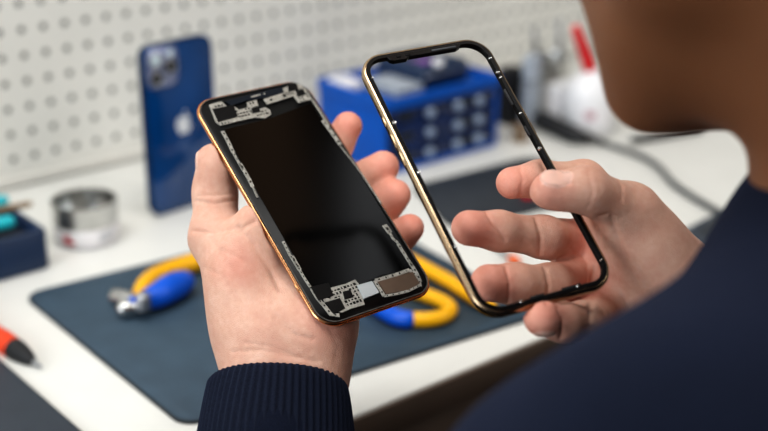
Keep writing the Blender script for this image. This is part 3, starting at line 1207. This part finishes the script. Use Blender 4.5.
# trousers and shoes (seated, feet on the floor)
T_ = Field([.22, -.17, -.76], [.66, .60, -.10], .0065)
T_.cone([.38, .02, -.22], [.50, .02, -.22], .115, .115, .05)
for s in (-1, 1):
    hx = .44 + s * .085
    kn = [.44 + s * .11, .40, -.245]
    an = [.44 + s * .11, .33, -.655]
    T_.cone([hx, .03, -.22], kn, .088, .066, .04)
    T_.cone(kn, an, .064, .05, .03)
V, Q = finish(T_, 2)
link('trousers', mesh_from('trousers', V - np3(PROOT), Q), M['trousers'], person)
for s in (-1, 1):
    x = .44 + s * .11
    S2 = Field([x - .07, .22, -.7499], [x + .07, .56, -.62], .004)
    S2.cone([x, .33, -.70], [x, .48, -.718], .042, .031, .02)
    S2.cone([x, .30, -.705], [x, .33, -.66], .040, .042, .02)
    S2.box([x, .39, -.84], (np.array([1., 0, 0]), np.array([0, 1., 0]), np.array([0, 0, 1.])), (.2, .3, .0925), .0, .002, cut=True)
    V, Q = finish(S2, 1)
    link('shoe', mesh_from('shoe', V - np3(PROOT), Q), M['soft_black'], person)
# ------------------------------------------------------------------ things on the bench
def put(name, p, label, cat, group=None, rz=0.0):
    o = empty(name, p, Matrix.Rotation(rz, 3, 'Z').to_quaternion())
    return tag(o, label, cat, group)


def moved(bm, root):
    bm.transform(root_inv(root))
    return bm


def root_inv(root):
    return (Matrix.Translation(root.location) @ root.rotation_quaternion.to_matrix().to_4x4()).inverted()


# ---- blue smartphone standing on end
pb = on_plane(185, 206.5)
ang = math.radians(6)
bx = Vector((math.cos(ang), math.sin(ang), 0))
Rb = Matrix((bx, Vector((0, 0, 1)), bx.cross(Vector((0, 0, 1))))).transposed()
BW, BH, BT = 0.0715, 0.147, 0.0078
sp_ = empty('smartphone', pb, Rb.to_quaternion())
tag(sp_, 'dark blue smartphone standing upright in front of the pegboard, back and three cameras showing', 'smartphone')
yc = BH / 2
bm = bmesh.new()
o = lambda e: rrect(BW - 2 * e, BH - 2 * e, 0.0105 - e, 10, 0, yc)
add_ring(bm, [(o(.0012), -BT / 2), (o(.0003), -BT / 2 + .0006), (o(0), -BT / 2 + .0016), (o(0), BT / 2 - .0016), (o(.0003), BT / 2 - .0006), (o(.0012), BT / 2), (o(.0022), BT / 2), (o(.0022), -BT / 2)])
band_ = obj('side_band', bm, M['navy_band'], sp_, angle=60)
bm = bmesh.new(); add_box(bm, (-BW / 2 - .0002, .112, 0), (.0008, .016, .0024), .0003)
obj('side_button', bm, M['navy_band'], band_)
bm = bmesh.new(); add_prism(bm, o(.0012), BT / 2 - .0004, BT / 2 + .0003, .0003)
obj('back_glass', bm, M['navy_glass'], sp_, angle=60)
bm = bmesh.new(); add_prism(bm, o(.0015), -BT / 2 - .0001, -BT / 2 + .0004)
obj('front_glass', bm, M['bezel'], sp_, angle=60)
cx, cy = -BW / 2 + .0185, BH - .0195
bm = bmesh.new(); add_prism(bm, rrect(.0315, .033, .008, 8, cx, cy), BT / 2, BT / 2 + .0016, .0006)
plate = obj('camera_plate', bm, M['lens_plate'], sp_, angle=50)
for dx, dy in ((-.0072, .0075), (-.0072, -.0078), (.0075, .0)):
    mt = Matrix.Translation((cx + dx, cy + dy, BT / 2 + .0014))
    bm = bmesh.new(); add_lathe(bm, [(.0066, 0), (.0066, .0014), (.0060, .0018), (.0054, .0018), (.0050, .0008)], 32, mt, True, False)
    ln = obj('lens_ring', bm, M['silver2'], plate, angle=50)
    bm = bmesh.new(); add_lathe(bm, [(.0052, .0006), (.0046, .0012), (.003, .0015), (.001, .0016)], 32, mt)
    obj('lens', bm, M['lens'] if dy != .0075 else M['flash'], plate)  # upper left lens is pale: a bright reflection painted as colour
bm = bmesh.new(); add_lathe(bm, [(.0032, 0), (.0032, .0004), (.002, .0006)], 24, Matrix.Translation((cx + .0078, cy + .0105, BT / 2 + .0014)))
obj('flash', bm, M['flash'], plate)
# fruit-shaped emblem with a bite and a leaf
em = []
ex0, ey0, es = .0012, .0745, .0082
raw = [(0, .78), (.18, .86), (.42, .92), (.70, .80), (.80, .66), (.66, .50), (.60, .30), (.64, .10), (.76, -.06), (.88, -.14), (.80, -.40), (.62, -.72), (.44, -.92), (.24, -.94), (.04, -.84), (-.16, -.86), (-.36, -.96), (-.56, -.84), (-.76, -.54), (-.90, -.14), (-.92, .24), (-.82, .58), (-.60, .84), (-.34, .92), (-.14, .84)]
sm = catmull([Vector((x, y, 0)) for x, y in raw], 4)
bm = bmesh.new(); add_prism(bm, [(ex0 + p.x * es, ey0 + p.y * es) for p in sm], BT / 2 + .0002, BT / 2 + .0005)
leaf = [(.02, 1.0), (.04, 1.22), (.18, 1.42), (.40, 1.52), (.40, 1.30), (.26, 1.10)]
add_prism(bm, [(ex0 + x * es, ey0 + y * es) for x, y in leaf], BT / 2 + .0002, BT / 2 + .0005)
obj('emblem', bm, M['white_logo'], sp_, smooth=False)

# ---- metal-topped jar
pj = on_plane(87.5, 239)
jr = put('solder_paste_jar', pj, 'short open jar with a shiny steel upper half and a white label band', 'jar')
R0 = .0253
bm = bmesh.new(); add_lathe(bm, [(R0 * .90, .0003), (R0 * .97, .0012), (R0, .003), (R0, .0165)], 56)
lo_ = obj('jar_body', bm, M['frost'], jr, angle=40)
bm = bmesh.new()
for i0, i1 in ((.05, 2 * math.pi - .05),):
    pass
add_lathe(bm, [(R0 + .0001, .0024), (R0 + .0005, .0030), (R0 + .0005, .0156), (R0 + .0002, .0160)], 56, None, False, False)
obj('label_band', bm, M['label_white'], jr, angle=40)


def wrap_patch(bm, r, a0, a1, z0, z1, n=8):
    A_ = [bm.verts.new((r * math.cos(a0 + (a1 - a0) * i / n), r * math.sin(a0 + (a1 - a0) * i / n), z0)) for i in range(n + 1)]
    B_ = [bm.verts.new((r * math.cos(a0 + (a1 - a0) * i / n), r * math.sin(a0 + (a1 - a0) * i / n), z1)) for i in range(n + 1)]
    for i in range(n):
        bm.faces.new((A_[i], A_[i + 1], B_[i + 1], B_[i]))


toc = math.atan2(-pj.y, -pj.x)          # direction of the bench front as seen from the jar
bm = bmesh.new(); wrap_patch(bm, R0 + .0007, toc - .78, toc - .52, .0062, .0125)
wrap_patch(bm, R0 + .0007, toc - .70, toc - .40, .0050, .0085)
obj('red_print', bm, M['label_red'], jr)
bm = bmesh.new()
for k in range(3):
    wrap_patch(bm, R0 + .0007, toc + .35, toc + .95, .0060 + k * .003, .0072 + k * .003)
obj('grey_print', bm, M['grey_case'], jr)
bm = bmesh.new(); add_lathe(bm, [(R0 * .9, .0125), (R0 + .0006, .0165), (R0 + .0008, .018), (R0 + .0008, .0335), (R0 + .0013, .0342), (R0 + .0012, .0349), (R0 - .0002, .0350), (R0 - .0012, .0343), (R0 - .0014, .020), (R0 * .88, .0165)], 56, None, True, True)
obj('steel_collar', bm, M['silver'], jr, angle=50)

# ---- navy tray box at the left edge
pc = on_plane(52, 268)
pk = on_plane(25, 203, .032)
TD = max(.06, min(.12, pk.y - pc.y))
TWX = .17
tb = put('tool_tray', Vector((pc.x - TWX / 2, pc.y + TD / 2, 0)), 'navy plastic tool tray with dark inside at the left end of the bench', 'tray')
bm = bmesh.new()
hx_, hy_ = TWX / 2, TD / 2
oo = lambda e, z: ([(x, y) for x, y in rrect(TWX - 2 * e, TD - 2 * e, .006 - min(e, .003), 6)], z)
add_ring(bm, [oo(.0016, .0004), oo(.0, .002), oo(0, .031), oo(.001, .0322), oo(.004, .0322), oo(.0055, .030), oo(.0055, .012), oo(.012, .012), oo(.012, .0004)])
obj('tray_shell', bm, M['navy_box'], tb, angle=40)
bm = bmesh.new(); add_prism(bm, rrect(TWX - .0115, TD - .0115, .004, 5), .0122, .0235, .001)
obj('foam_insert', bm, M['dark_tray'], tb, angle=40)
for (a, b, r, m, lab, nm, z) in (((9, 222), (-70, 238), .0055, 'teal', 'teal round-ended handle lying in the navy tray, the nearer of two', 'precision_tool', .0345),
                                 ((4, 200.5), (-70, 214), .0045, 'teal', 'teal handle lying at the back of the navy tray behind the tan stick', 'precision_tool', .031),):
    p0, p1 = on_plane(*a, z), on_plane(*b, z)
    t = put(nm, (p0 + p1) / 2 - Vector((0, 0, r)), lab, 'tool')
    bm = bmesh.new(); add_tube(bm, [p0.lerp(p1, k / 8) for k in range(9)], [r, r, r * .93, r * .9, r * .9, r * .92, r * .95, r, r], 16)
    obj('grip', moved(bm, t), M[m], t, angle=60)
    bm = bmesh.new(); u_ = (p1 - p0).normalized(); add_tube(bm, [p1 - u_ * .002, p1 + u_ * .016], r * .45, 10)
    obj('shaft', moved(bm, t), M['silver2'], t, angle=60)
p0, p1 = on_plane(29, 204, .0345), on_plane(-60, 222, .0345)
t = put('wooden_stick', (p0 + p1) / 2 - Vector((0, 0, .003)), 'tan wooden stick resting across the top of the navy tray', 'stick')
bm = bmesh.new(); add_tube(bm, [p0.lerp(p1, k / 6) for k in range(7)], .0030, 10, flat=.85)
tag(obj('shaft', moved(bm, t), M['wood'], t, angle=60))

# ---- flush cutter with yellow and blue handles
ZM = MAT_T + .0004
def mp(px, py, z):
    return on_plane(px, py, ZM + z)


cut = put('wire_nippers', mp(142, 303, 0), 'small nippers with a blue and a yellow handle, steel jaws pointing left, on the mat', 'nippers')
bm = bmesh.new(); add_tube(bm, catmull([mp(139, 303, .0085), mp(142, 291, .009), mp(152, 279, .009), mp(170, 270, .008), mp(196, 262, .0075), mp(222, 258, .007)], 6), [.0045 + .0025 * min(1, i / 8) for i in range(31)], 14)
hd = obj('handle', moved(bm, cut), M['yellow'], cut, angle=70); hd['label'] = 'yellow handle'
bm = bmesh.new(); add_tube(bm, catmull([mp(133, 304, .008), mp(146, 300, .0105), mp(160, 294, .0115), mp(170, 288, .0115), mp(178, 284, .0105), mp(184, 281, .009)], 6), [.0050 + .0052 * math.sin(min(1, i / 30) * 2.5) for i in range(31)], 14)
hd = obj('handle', moved(bm, cut), M['blue_grip'], cut, angle=70); hd['label'] = 'blue handle'
for pts_, rr_ in (([mp(137, 302, .0075), mp(128, 299, .0075), mp(116, 297, .0065)], [.0050, .0056, .0062]),
                  ([mp(140, 307, .0070), mp(132, 308, .0065), mp(124, 309, .0065)], [.0045, .0054, .0066])):
    bm = bmesh.new(); add_tube(bm, pts_, rr_, 16)
    obj('jaw', moved(bm, cut), M['silver'], cut, angle=70)
c_ = mp(143, 301, .014)
bm = bmesh.new(); add_lathe(bm, [(.0052, -.006), (.0052, .004), (.0044, .0054), (.002, .0060)], 24, Matrix.Translation(c_))
obj('pivot_bolt', moved(bm, cut), M['silver2'], cut, angle=50)

# ---- second plier with looped yellow handles
pli = put('pliers', mp(352, 288, 0), 'pliers with curved yellow grips and a blue sleeve, on the mat between both phones', 'pliers')
bm = bmesh.new(); add_tube(bm, catmull([mp(380, 251, .0058), mp(404, 257.5, .006), mp(425, 268, .006), mp(450, 282, .006), mp(472, 296, .006), mp(490, 306, .0056)], 6), .0053, 16)
hd = obj('handle', moved(bm, pli), M['yellow'], pli, angle=70); hd['label'] = 'straight yellow grip'
loop = catmull([mp(407, 319, .0058), mp(428, 319.5, .0058), mp(443, 316.5, .0058), mp(450.5, 309.5, .0058), mp(443.5, 302, .0058), mp(427, 295.5, .0058), mp(406, 288, .0058), mp(388, 281, .0058)], 6)
bm = bmesh.new(); add_tube(bm, loop, .0052, 16)
hd = obj('handle', moved(bm, pli), M['yellow'], pli, angle=70); hd['label'] = 'looped yellow grip'
bm = bmesh.new(); add_tube(bm, catmull([mp(408, 319.5, .0062), mp(396, 317, .0064), mp(382, 309, .0066), mp(366, 298, .0066), mp(352, 288, .0066)], 5), .0062, 16)
hd = obj('grip_sleeve', moved(bm, pli), M['blue_grip'], pli, angle=70); hd['label'] = 'blue grip sleeve'
bm = bmesh.new(); add_tube(bm, [mp(384, 254, .006), mp(368, 266, .006), mp(352, 284, .006)], .0045, 12)
obj('shank', moved(bm, pli), M['silver2'], pli, angle=70)
for a, b in (((350, 286), (318, 268)), ((352, 291), (316, 275))):
    bm = bmesh.new(); add_tube(bm, [mp(*a, .0075), mp((a[0] + b[0]) / 2, (a[1] + b[1]) / 2, .0075), mp(*b, .0065)], [.0058, .0052, .003], 12)
    obj('jaw', moved(bm, pli), M['silver'], pli, angle=70)

# ---- red screwdriver at the left edge
q0, q1 = on_plane(41, 367, .003), on_plane(-70, 291, .009)
u_ = (q1 - q0).normalized()
L_ = (q1 - q0).length
sd = put('screwdriver', q0.lerp(q1, .5) - Vector((0, 0, .0075)), 'orange red screwdriver with a black collar, its tip pointing at the dark mat corner', 'screwdriver')
px2m = L_ / math.hypot(111, 76)
bm = bmesh.new(); add_tube(bm, [q0, q0 + u_ * .006, q0 + u_ * .012, q0 + u_ * .02], [.0010, .0019, .0022, .0023], 12)
obj('tip', moved(bm, sd), M['silver2'], sd, angle=60)
k_ = [q0 + u_ * d_ for d_ in (.010, .015, .022, .030, .035)]
bm = bmesh.new(); add_tube(bm, k_, [.0028, .0048, .0064, .0074, .0072], 20)
obj('collar', moved(bm, sd), M['soft_black'], sd, angle=60)
k_ = [q0 + u_ * (.0335 + (L_ - .0335) * i / 10) for i in range(11)]
bm = bmesh.new(); add_tube(bm, k_, [.0074, .0078, .0074, .0070, .0070, .0073, .0077, .0080, .0080, .0078, .0070], 20)
obj('handle', moved(bm, sd), M['orange'], sd, angle=60)

# ---- blue drawer cabinet
CXW, CD, CH_ = .144, .100, .071
c0 = on_plane(385, 177)
cab = put('drawer_cabinet', Vector((c0.x + CXW / 2, c0.y + CD / 2, 0)), 'cobalt blue desktop cabinet with three rows of dark drawers and round silver knobs', 'drawer cabinet')
W2, D2 = CXW / 2, CD / 2
bm = bmesh.new()
add_box(bm, (-W2 + .002, 0, CH_ / 2 + .0002), (.004, CD, CH_ - .001), .0012)
add_box(bm, (W2 - .002, 0, CH_ / 2 + .0002), (.004, CD, CH_ - .001), .0012)
add_box(bm, (0, D2 - .0015, CH_ / 2), (CXW - .006, .003, CH_ - .002), .0008)
add_box(bm, (0, 0, .0028), (CXW - .006, CD, .0050), .0008)
for z in (.0245, .0435):
    add_box(bm, (0, .001, z), (CXW - .006, CD - .004, .0015), .0003)
obj('shell', bm, M['blue'], cab, angle=40)
bm = bmesh.new()
oo = lambda e, z: (rrect(CXW + .004 - 2 * e, CD + .004 - 2 * e, .005 - min(e, .0035), 5), z)
add_ring(bm, [oo(.001, .0605), oo(0, .062), oo(0, .0715), oo(.0008, .0725), oo(.003, .0725), oo(.0036, .0718), oo(.0036, .0655), oo(.02, .0655), oo(.02, .0605)])
add_prism(bm, rrect(CXW - .03, CD - .03, .003, 4), .0606, .0654)
obj('top_tray', bm, M['blue'], cab, angle=40)
for zi in range(3):
    z0 = .0058 + zi * .0190
    dr = None
    bm = bmesh.new(); add_box(bm, (0, -D2 + .004, z0 + .0086), (CXW - .010, .006, .0166), .0014)
    dr = obj('drawer', bm, M['navy_drawer'], cab, angle=40)
    for fx in (.355, .60, .79):
        x = -W2 + CXW * fx
        mt = Matrix.Translation((x, -D2 + .0012, z0 + .0088)) @ Matrix.Rotation(math.pi / 2, 4, 'X')
        bm = bmesh.new(); add_lathe(bm, [(.0016, 0), (.0016, .003), (.0044, .0044), (.0050, .0062), (.0046, .0074), (.0030, .0082), (.001, .0084)], 20, mt)
        obj('knob', bm, M['knob'], dr, angle=60)
    for fx in (.18, .70):
        bm = bmesh.new(); add_box(bm, (-W2 + CXW * fx, -D2 + .0008, z0 + .0086), (.017, .0010, .0086), .0003)
        obj('label_holder', bm, M['dark_tray'], dr, angle=40)
ctop = .0656


def on_cab(px, py, z):
    return on_plane(px, py, ctop + z)


def slab(name, c, s, rz, m, label, cat, bev=.002, extra=None):
    t = put(name, c, label, cat, rz=rz)
    bm = bmesh.new(); add_box(bm, (0, 0, s[2] / 2 + .0002), s, min(bev, s[2] * .45), 3)
    obj('body', bm, m, t, angle=50)
    if extra: extra(t, s)
    return t


def lid_line(t, s):
    bm = bmesh.new(); add_box(bm, (0, 0, s[2] * .66), (s[0] + .0006, s[1] + .0006, .0012), .0004)
    obj('seam', bm, M['soft_black'], t)


def zip_and_patch(t, s):
    bm = bmesh.new(); add_tube(bm, [(-s[0] * .46, -s[1] * .5 - .0002, s[2] * .62), (0, -s[1] * .5 - .0006, s[2] * .64), (s[0] * .46, -s[1] * .5 - .0002, s[2] * .62)], .0009, 8)
    obj('zipper', bm, M['silver2'], t)
    bm = bmesh.new(); add_box(bm, (-s[0] * .16, -s[1] * .18, s[2] + .0003), (s[0] * .26, s[1] * .3, .0006), .0002)
    obj('patch', bm, M['violet'], t)


def two_marks(t, s):
    bm = bmesh.new(); add_box(bm, (0, s[1] * .12, s[2] + .0003), (s[0] * .6, s[1] * .12, .0003))
    obj('print', bm, M['grey_case'], t)


CT = Vector((c0.x + CXW / 2, c0.y + CD / 2, ctop))
slab('label_card', CT + Vector((-.058, .026, 0)), (.020, .030, .0085), 0, M['label_white'], 'small white card at the left end of the blue cabinet top', 'card', .0008, two_marks)
slab('grey_box', CT + Vector((-.030, -.012, 0)), (.032, .050, .0095), 0, M['grey_case'], 'flat pale grey box on the blue cabinet top beside the white card', 'box', .001, lid_line)
pouch = slab('tool_pouch', CT + Vector((.020, .004, 0)), (.062, .070, .022), 0, M['navy_box'], 'dark navy zipped pouch with a violet patch lying on the blue cabinet', 'pouch', .006, zip_and_patch)
t = put('glint_cap', on_plane(441, 66, ctop + .0226)+ Vector((0, .004, 0)), 'round white cap added on the navy pouch as a bright glint', 'cap')  # white cap added in place of a bright blurred highlight
bm = bmesh.new(); add_lathe(bm, [(.0052, 0), (.0055, .0006), (.0055, .0042), (.0046, .0052), (.002, .0056)], 24)
obj('dome', bm, M['white_plastic'], t, angle=50)

# ---- cluster at the far right of the bench
slab('black_box', on_plane(518, 126) + Vector((.0, .012, 0)), (.022, .020, .060), 0, M['soft_black'], 'small black box standing between the blue cabinet and the grey case', 'box', .003, lid_line)
gb = on_plane(538, 130)
slab('grey_case', gb + Vector((.0, .012, 0)), (.018, .014, .076), 0, M['grey_case'], 'tall narrow pale grey case standing on its edge right of the black box', 'case', .003, lid_line)
# tan spool in the shade
t = put('wire_spool', on_plane(520, 140), 'small tan wire spool on the bench beside the blue cabinet', 'spool')
bm = bmesh.new(); add_lathe(bm, [(.010, 0), (.010, .002), (.0065, .0025), (.0065, .012), (.010, .0125), (.010, .0145), (.003, .0145)], 28)
obj('reel', bm, M['wood'], t, angle=40)
# steel cup with tweezers
pcup = on_plane(563, 117) + Vector((.012, .034, 0))
t = put('steel_cup', pcup, 'shiny steel tool cup behind the white box', 'cup')
bm = bmesh.new(); add_lathe(bm, [(.018, .0003), (.0195, .002), (.0205, .055), (.0212, .056), (.0212, .0575), (.0196, .0575), (.0188, .055), (.0178, .004), (.002, .003)], 40)
obj('wall', bm, M['silver'], t, angle=50)
for k, (dx, dy, lx, ly, h) in enumerate(((-.008, .004, -.012, .004, .092), (.004, -.006, -.004, .010, .100))):
    t = put('tweezers', pcup + Vector((dx * .6, dy * .6, .0042)), ('steel tweezers leaning left in the steel cup', 'steel tweezers standing upright in the steel cup, beside the red nozzle')[k], 'tweezers')
    for s in (-1, 1):
        bm = bmesh.new(); add_tube(bm, [(s * .0008, 0, .001), (dx + s * .003, dy, h * .5), (dx + lx * .4, dy + ly * .4, h * .92)], [.0010, .0022, .0024], 8, flat=.5)
        obj('arm', bm, M['silver2'], t, angle=60)
# white box with printing
wbp = on_plane(568, 123)
t = put('white_box', wbp + Vector((.004, .012, 0)), 'small white carton with faint grey print in front of the steel cup', 'box')
bm = bmesh.new(); add_box(bm, (0, 0, .0182), (.038, .022, .036), .0012)
obj('carton', bm, M['label_white'], t, angle=40)
bm = bmesh.new()
for i, w_ in enumerate((.022, .026, .018, .024)):
    add_box(bm, (-.002, -.0112, .029 - i * .005), (w_, .0004, .0016))
obj('print', bm, M['grey_case'], t, smooth=False)
bm = bmesh.new(); add_box(bm, (0, 0, .0366), (.0385, .0225, .006), .001)
obj('lid', bm, M['white_plastic'], t, angle=40)
# squeeze bottle with a red nozzle
pbt = on_plane(596, 132) + Vector((-.004, .006, 0))
t = put('squeeze_bottle', pbt, 'white squeeze bottle with a long red nozzle, right of the white carton', 'bottle')
bm = bmesh.new(); add_lathe(bm, [(.025, .0004), (.0275, .003), (.0275, .036), (.026, .046), (.0205, .056), (.013, .062), (.0105, .064), (.0105, .068)], 44)
obj('bottle_body', bm, M['white_plastic'], t, angle=50)
bm = bmesh.new(); wrap_patch(bm, .0278, math.radians(-170), math.radians(-95), .012, .034, 16)
obj('bottle_label', bm, M['label_white'], t)
bm = bmesh.new(); wrap_patch(bm, .02795, math.radians(-150), math.radians(-128), .020, .029, 6)
obj('bottle_print', bm, mat('faded_pink_print', (196, 160, 168), .5), t)
bm = bmesh.new(); add_tube(bm, [(-.003, 0, .066), (-.010, 0, .078), (-.020, 0, .094), (-.030, 0, .110)], [.0082, .0074, .0064, .0050], 18)
obj('nozzle', bm, M['red'], t, angle=60)
t.scale = (.95, .95, 1.0)

# ---- power cable with a black plug
cb = put('power_cable', on_plane(600, 141, 0), 'grey cable with a thick black plug trailing across the bench behind the right hand', 'cable')
path = [on_plane(x, y, .0032) for x, y in ((600, 142), (622, 149), (645, 158), (660, 168), (672, 182), (690, 195), (710, 207), (729, 217), (760, 238), (800, 262))]
bm = bmesh.new(); add_tube(bm, catmull(path, 6), .0027, 12)
obj('lead', moved(bm, cb), M['cable'], cb, angle=70)
bm = bmesh.new(); add_tube(bm, [on_plane(536, 117, .0095), on_plane(548, 123, .0098), on_plane(574, 135, .0092), on_plane(584, 138, .0075)], [.0085, .0092, .0088, .0062], 18)
obj('plug', moved(bm, cb), M['soft_black'], cb, angle=60)
bm = bmesh.new(); add_tube(bm, [on_plane(582, 136.5, .0072), on_plane(592, 139.5, .0052), on_plane(604, 143, .0036)], [.0058, .0044, .0032], 14)
obj('strain_relief', moved(bm, cb), M['black'], cb, angle=60)

# ---- small things
p0, p1 = on_plane(628, 141, .005), on_plane(700, 128, .005)
t = put('pen', (p0 + p1) / 2 - Vector((0, 0, .005)), 'slim black pen lying on the bench under the chin', 'pen')
bm = bmesh.new(); u_ = (p1 - p0).normalized(); add_tube(bm, [p0 + u_ * .006, p0.lerp(p1, .4), p1], [.0036, .0042, .0042], 14)
obj('barrel', moved(bm, t), M['soft_black'], t, angle=60)
bm = bmesh.new(); add_tube(bm, [p0, p0 + u_ * .003, p0 + u_ * .008], [.0008, .0016, .003], 10)
obj('point', moved(bm, t), M['silver2'], t, angle=60)
t = put('screw_cap', on_plane(528, 197, MAT_T + .0004), 'small red screw cap on the charcoal mat below the index finger', 'cap')
bm = bmesh.new(); add_lathe(bm, [(.0055, 0), (.0058, .001), (.0055, .007), (.0045, .0082), (.001, .0084)], 24)
obj('dome', bm, M['red'], t, angle=50)
p0, p1 = on_plane(514, 260, .0045), on_plane(494, 247, .003)
u_ = (p1 - p0).normalized()
t = put('bit_driver', p0 - Vector((0, 0, .0045)), 'tiny orange-ended driver on the white bench, seen between the right middle and ring fingers', 'screwdriver')
bm = bmesh.new(); add_tube(bm, [p0 - u_ * .004, p0, p0 + u_ * .004], [.0036, .0042, .0034], 16)
obj('handle', moved(bm, t), M['orange2'], t, angle=60)
bm = bmesh.new(); add_tube(bm, [p0 + u_ * .004, p0.lerp(p1, .6), p1], [.0018, .0016, .001], 10)
obj('shaft', moved(bm, t), M['silver2'], t, angle=60)
cpts = [on_plane(x, y).xy for x, y in ((679, 241), (716, 221), (812, 250), (768, 282))]
cc = sum(cpts, Vector((0, 0))) / 4
t = put('flat_case', Vector((cc.x, cc.y, 0)), 'flat charcoal case near the bench edge, peeking out between the right wrist and the shoulder', 'case')
bm = bmesh.new(); add_prism(bm, round_poly([p - cc for p in cpts], .006), .0004, .009, .0015)
obj('body', bm, M['dark_mat'], t, angle=50)
bm = bmesh.new(); add_prism(bm, round_poly([(p - cc) * .8 for p in cpts], .005), .0088, .0096, .0004)
obj('lid_panel', bm, M['black_mat'], t, angle=50)
# ------------------------------------------------------------------ camera, light
cam = bpy.data.cameras.new('camera')
co = bpy.data.objects.new('camera', cam)
COL.objects.link(co)
cam.sensor_width = 36
cam.lens = F * 36 / 768
right = level(1, 0, 0)
fwd = level(0, CP, -SP)
up = right.cross(fwd)
co.matrix_world = Matrix.Translation(CAM) @ Matrix((right, up, -fwd)).transposed().to_4x4()
cam.clip_start = 0.02
cam.dof.use_dof = True
cam.dof.focus_distance = 0.612
cam.dof.aperture_fstop = 4.4
scene.camera = co


def area(name, loc, target, size, power, col=(1, 1, 1), size_y=None):
    l = bpy.data.lights.new(name, 'AREA')
    l.energy = power
    l.color = col
    l.size = size
    if size_y:
        l.shape = 'RECTANGLE'
        l.size_y = size_y
    o = bpy.data.objects.new(name, l)
    COL.objects.link(o)
    o.location = loc
    d = Vector(target) - Vector(loc)
    o.rotation_mode = 'QUATERNION'
    o.rotation_quaternion = d.to_track_quat('-Z', 'Y')
    return o


area('ceiling_panel_light', (0.05, 0.45, 1.6), (0.25, 0.85, 0), 1.2, 22, (1, 0.985, 0.96), 0.6)
area('window_light', (-1.7, 0.1, 0.9), (0.2, 0.7, 0.1), 1.2, 34, (0.90, 0.96, 1.0), 1.0)



area('neck_fill_light', (1.3, -0.9, 1.1), (0.4, 0.3, 0.2), 0.8, 11, (1, 0.93, 0.85), 0.8)  # unseen warm fill, added to lighten the neck


def screen_reflection_light(name, px, py, dist, size, size_y, power, col):
    """a lamp standing where the held phone's glass mirrors it"""
    n = PH_R.col[2]
    v = (at(px, py, 1.0) - CAM).normalized()
    t = (PH_C - CAM).dot(n) / v.dot(n)
    p = CAM + v * t
    r = v - n * (2 * v.dot(n))
    area(name, p + r * dist, p, size, power, col, size_y)


screen_reflection_light('warm_screen_glint_light', 262, 150, 1.2, .34, .12, .45, (1.0, .62, .38))  # unseen, added to put a brownish reflection on the screen
screen_reflection_light('screen_streak_light', 372, 236, 1.3, .34, .07, .9, (.95, .97, 1.0))  # unseen, added to put a grey streak on the screen

w = bpy.data.worlds.new('room_light')
scene.world = w
w.use_nodes = True
bg = w.node_tree.nodes['Background']
tc = w.node_tree.nodes.new('ShaderNodeTexCoord')
sp = w.node_tree.nodes.new('ShaderNodeSeparateXYZ')
rp = w.node_tree.nodes.new('ShaderNodeValToRGB')
mr = w.node_tree.nodes.new('ShaderNodeMapRange')
mr.inputs[1].default_value, mr.inputs[2].default_value = -1, 1
w.node_tree.links.new(tc.outputs['Generated'], sp.inputs[0])
w.node_tree.links.new(sp.outputs[2], mr.inputs[0])
w.node_tree.links.new(mr.outputs[0], rp.inputs[0])
rp.color_ramp.elements[0].position, rp.color_ramp.elements[0].color = 0.35, (0.10, 0.09, 0.085, 1)
rp.color_ramp.elements[1].position, rp.color_ramp.elements[1].color = 0.58, (0.85, 0.87, 0.9, 1)
el = rp.color_ramp.elements.new(0.86)
el.color = (0.16, 0.16, 0.17, 1)
w.node_tree.links.new(rp.outputs[0], bg.inputs[0])
bg.inputs[1].default_value = 0.45
scene.view_settings.view_transform = 'Standard'
scene.view_settings.look = 'Medium High Contrast'
scene.view_settings.exposure = -0.27
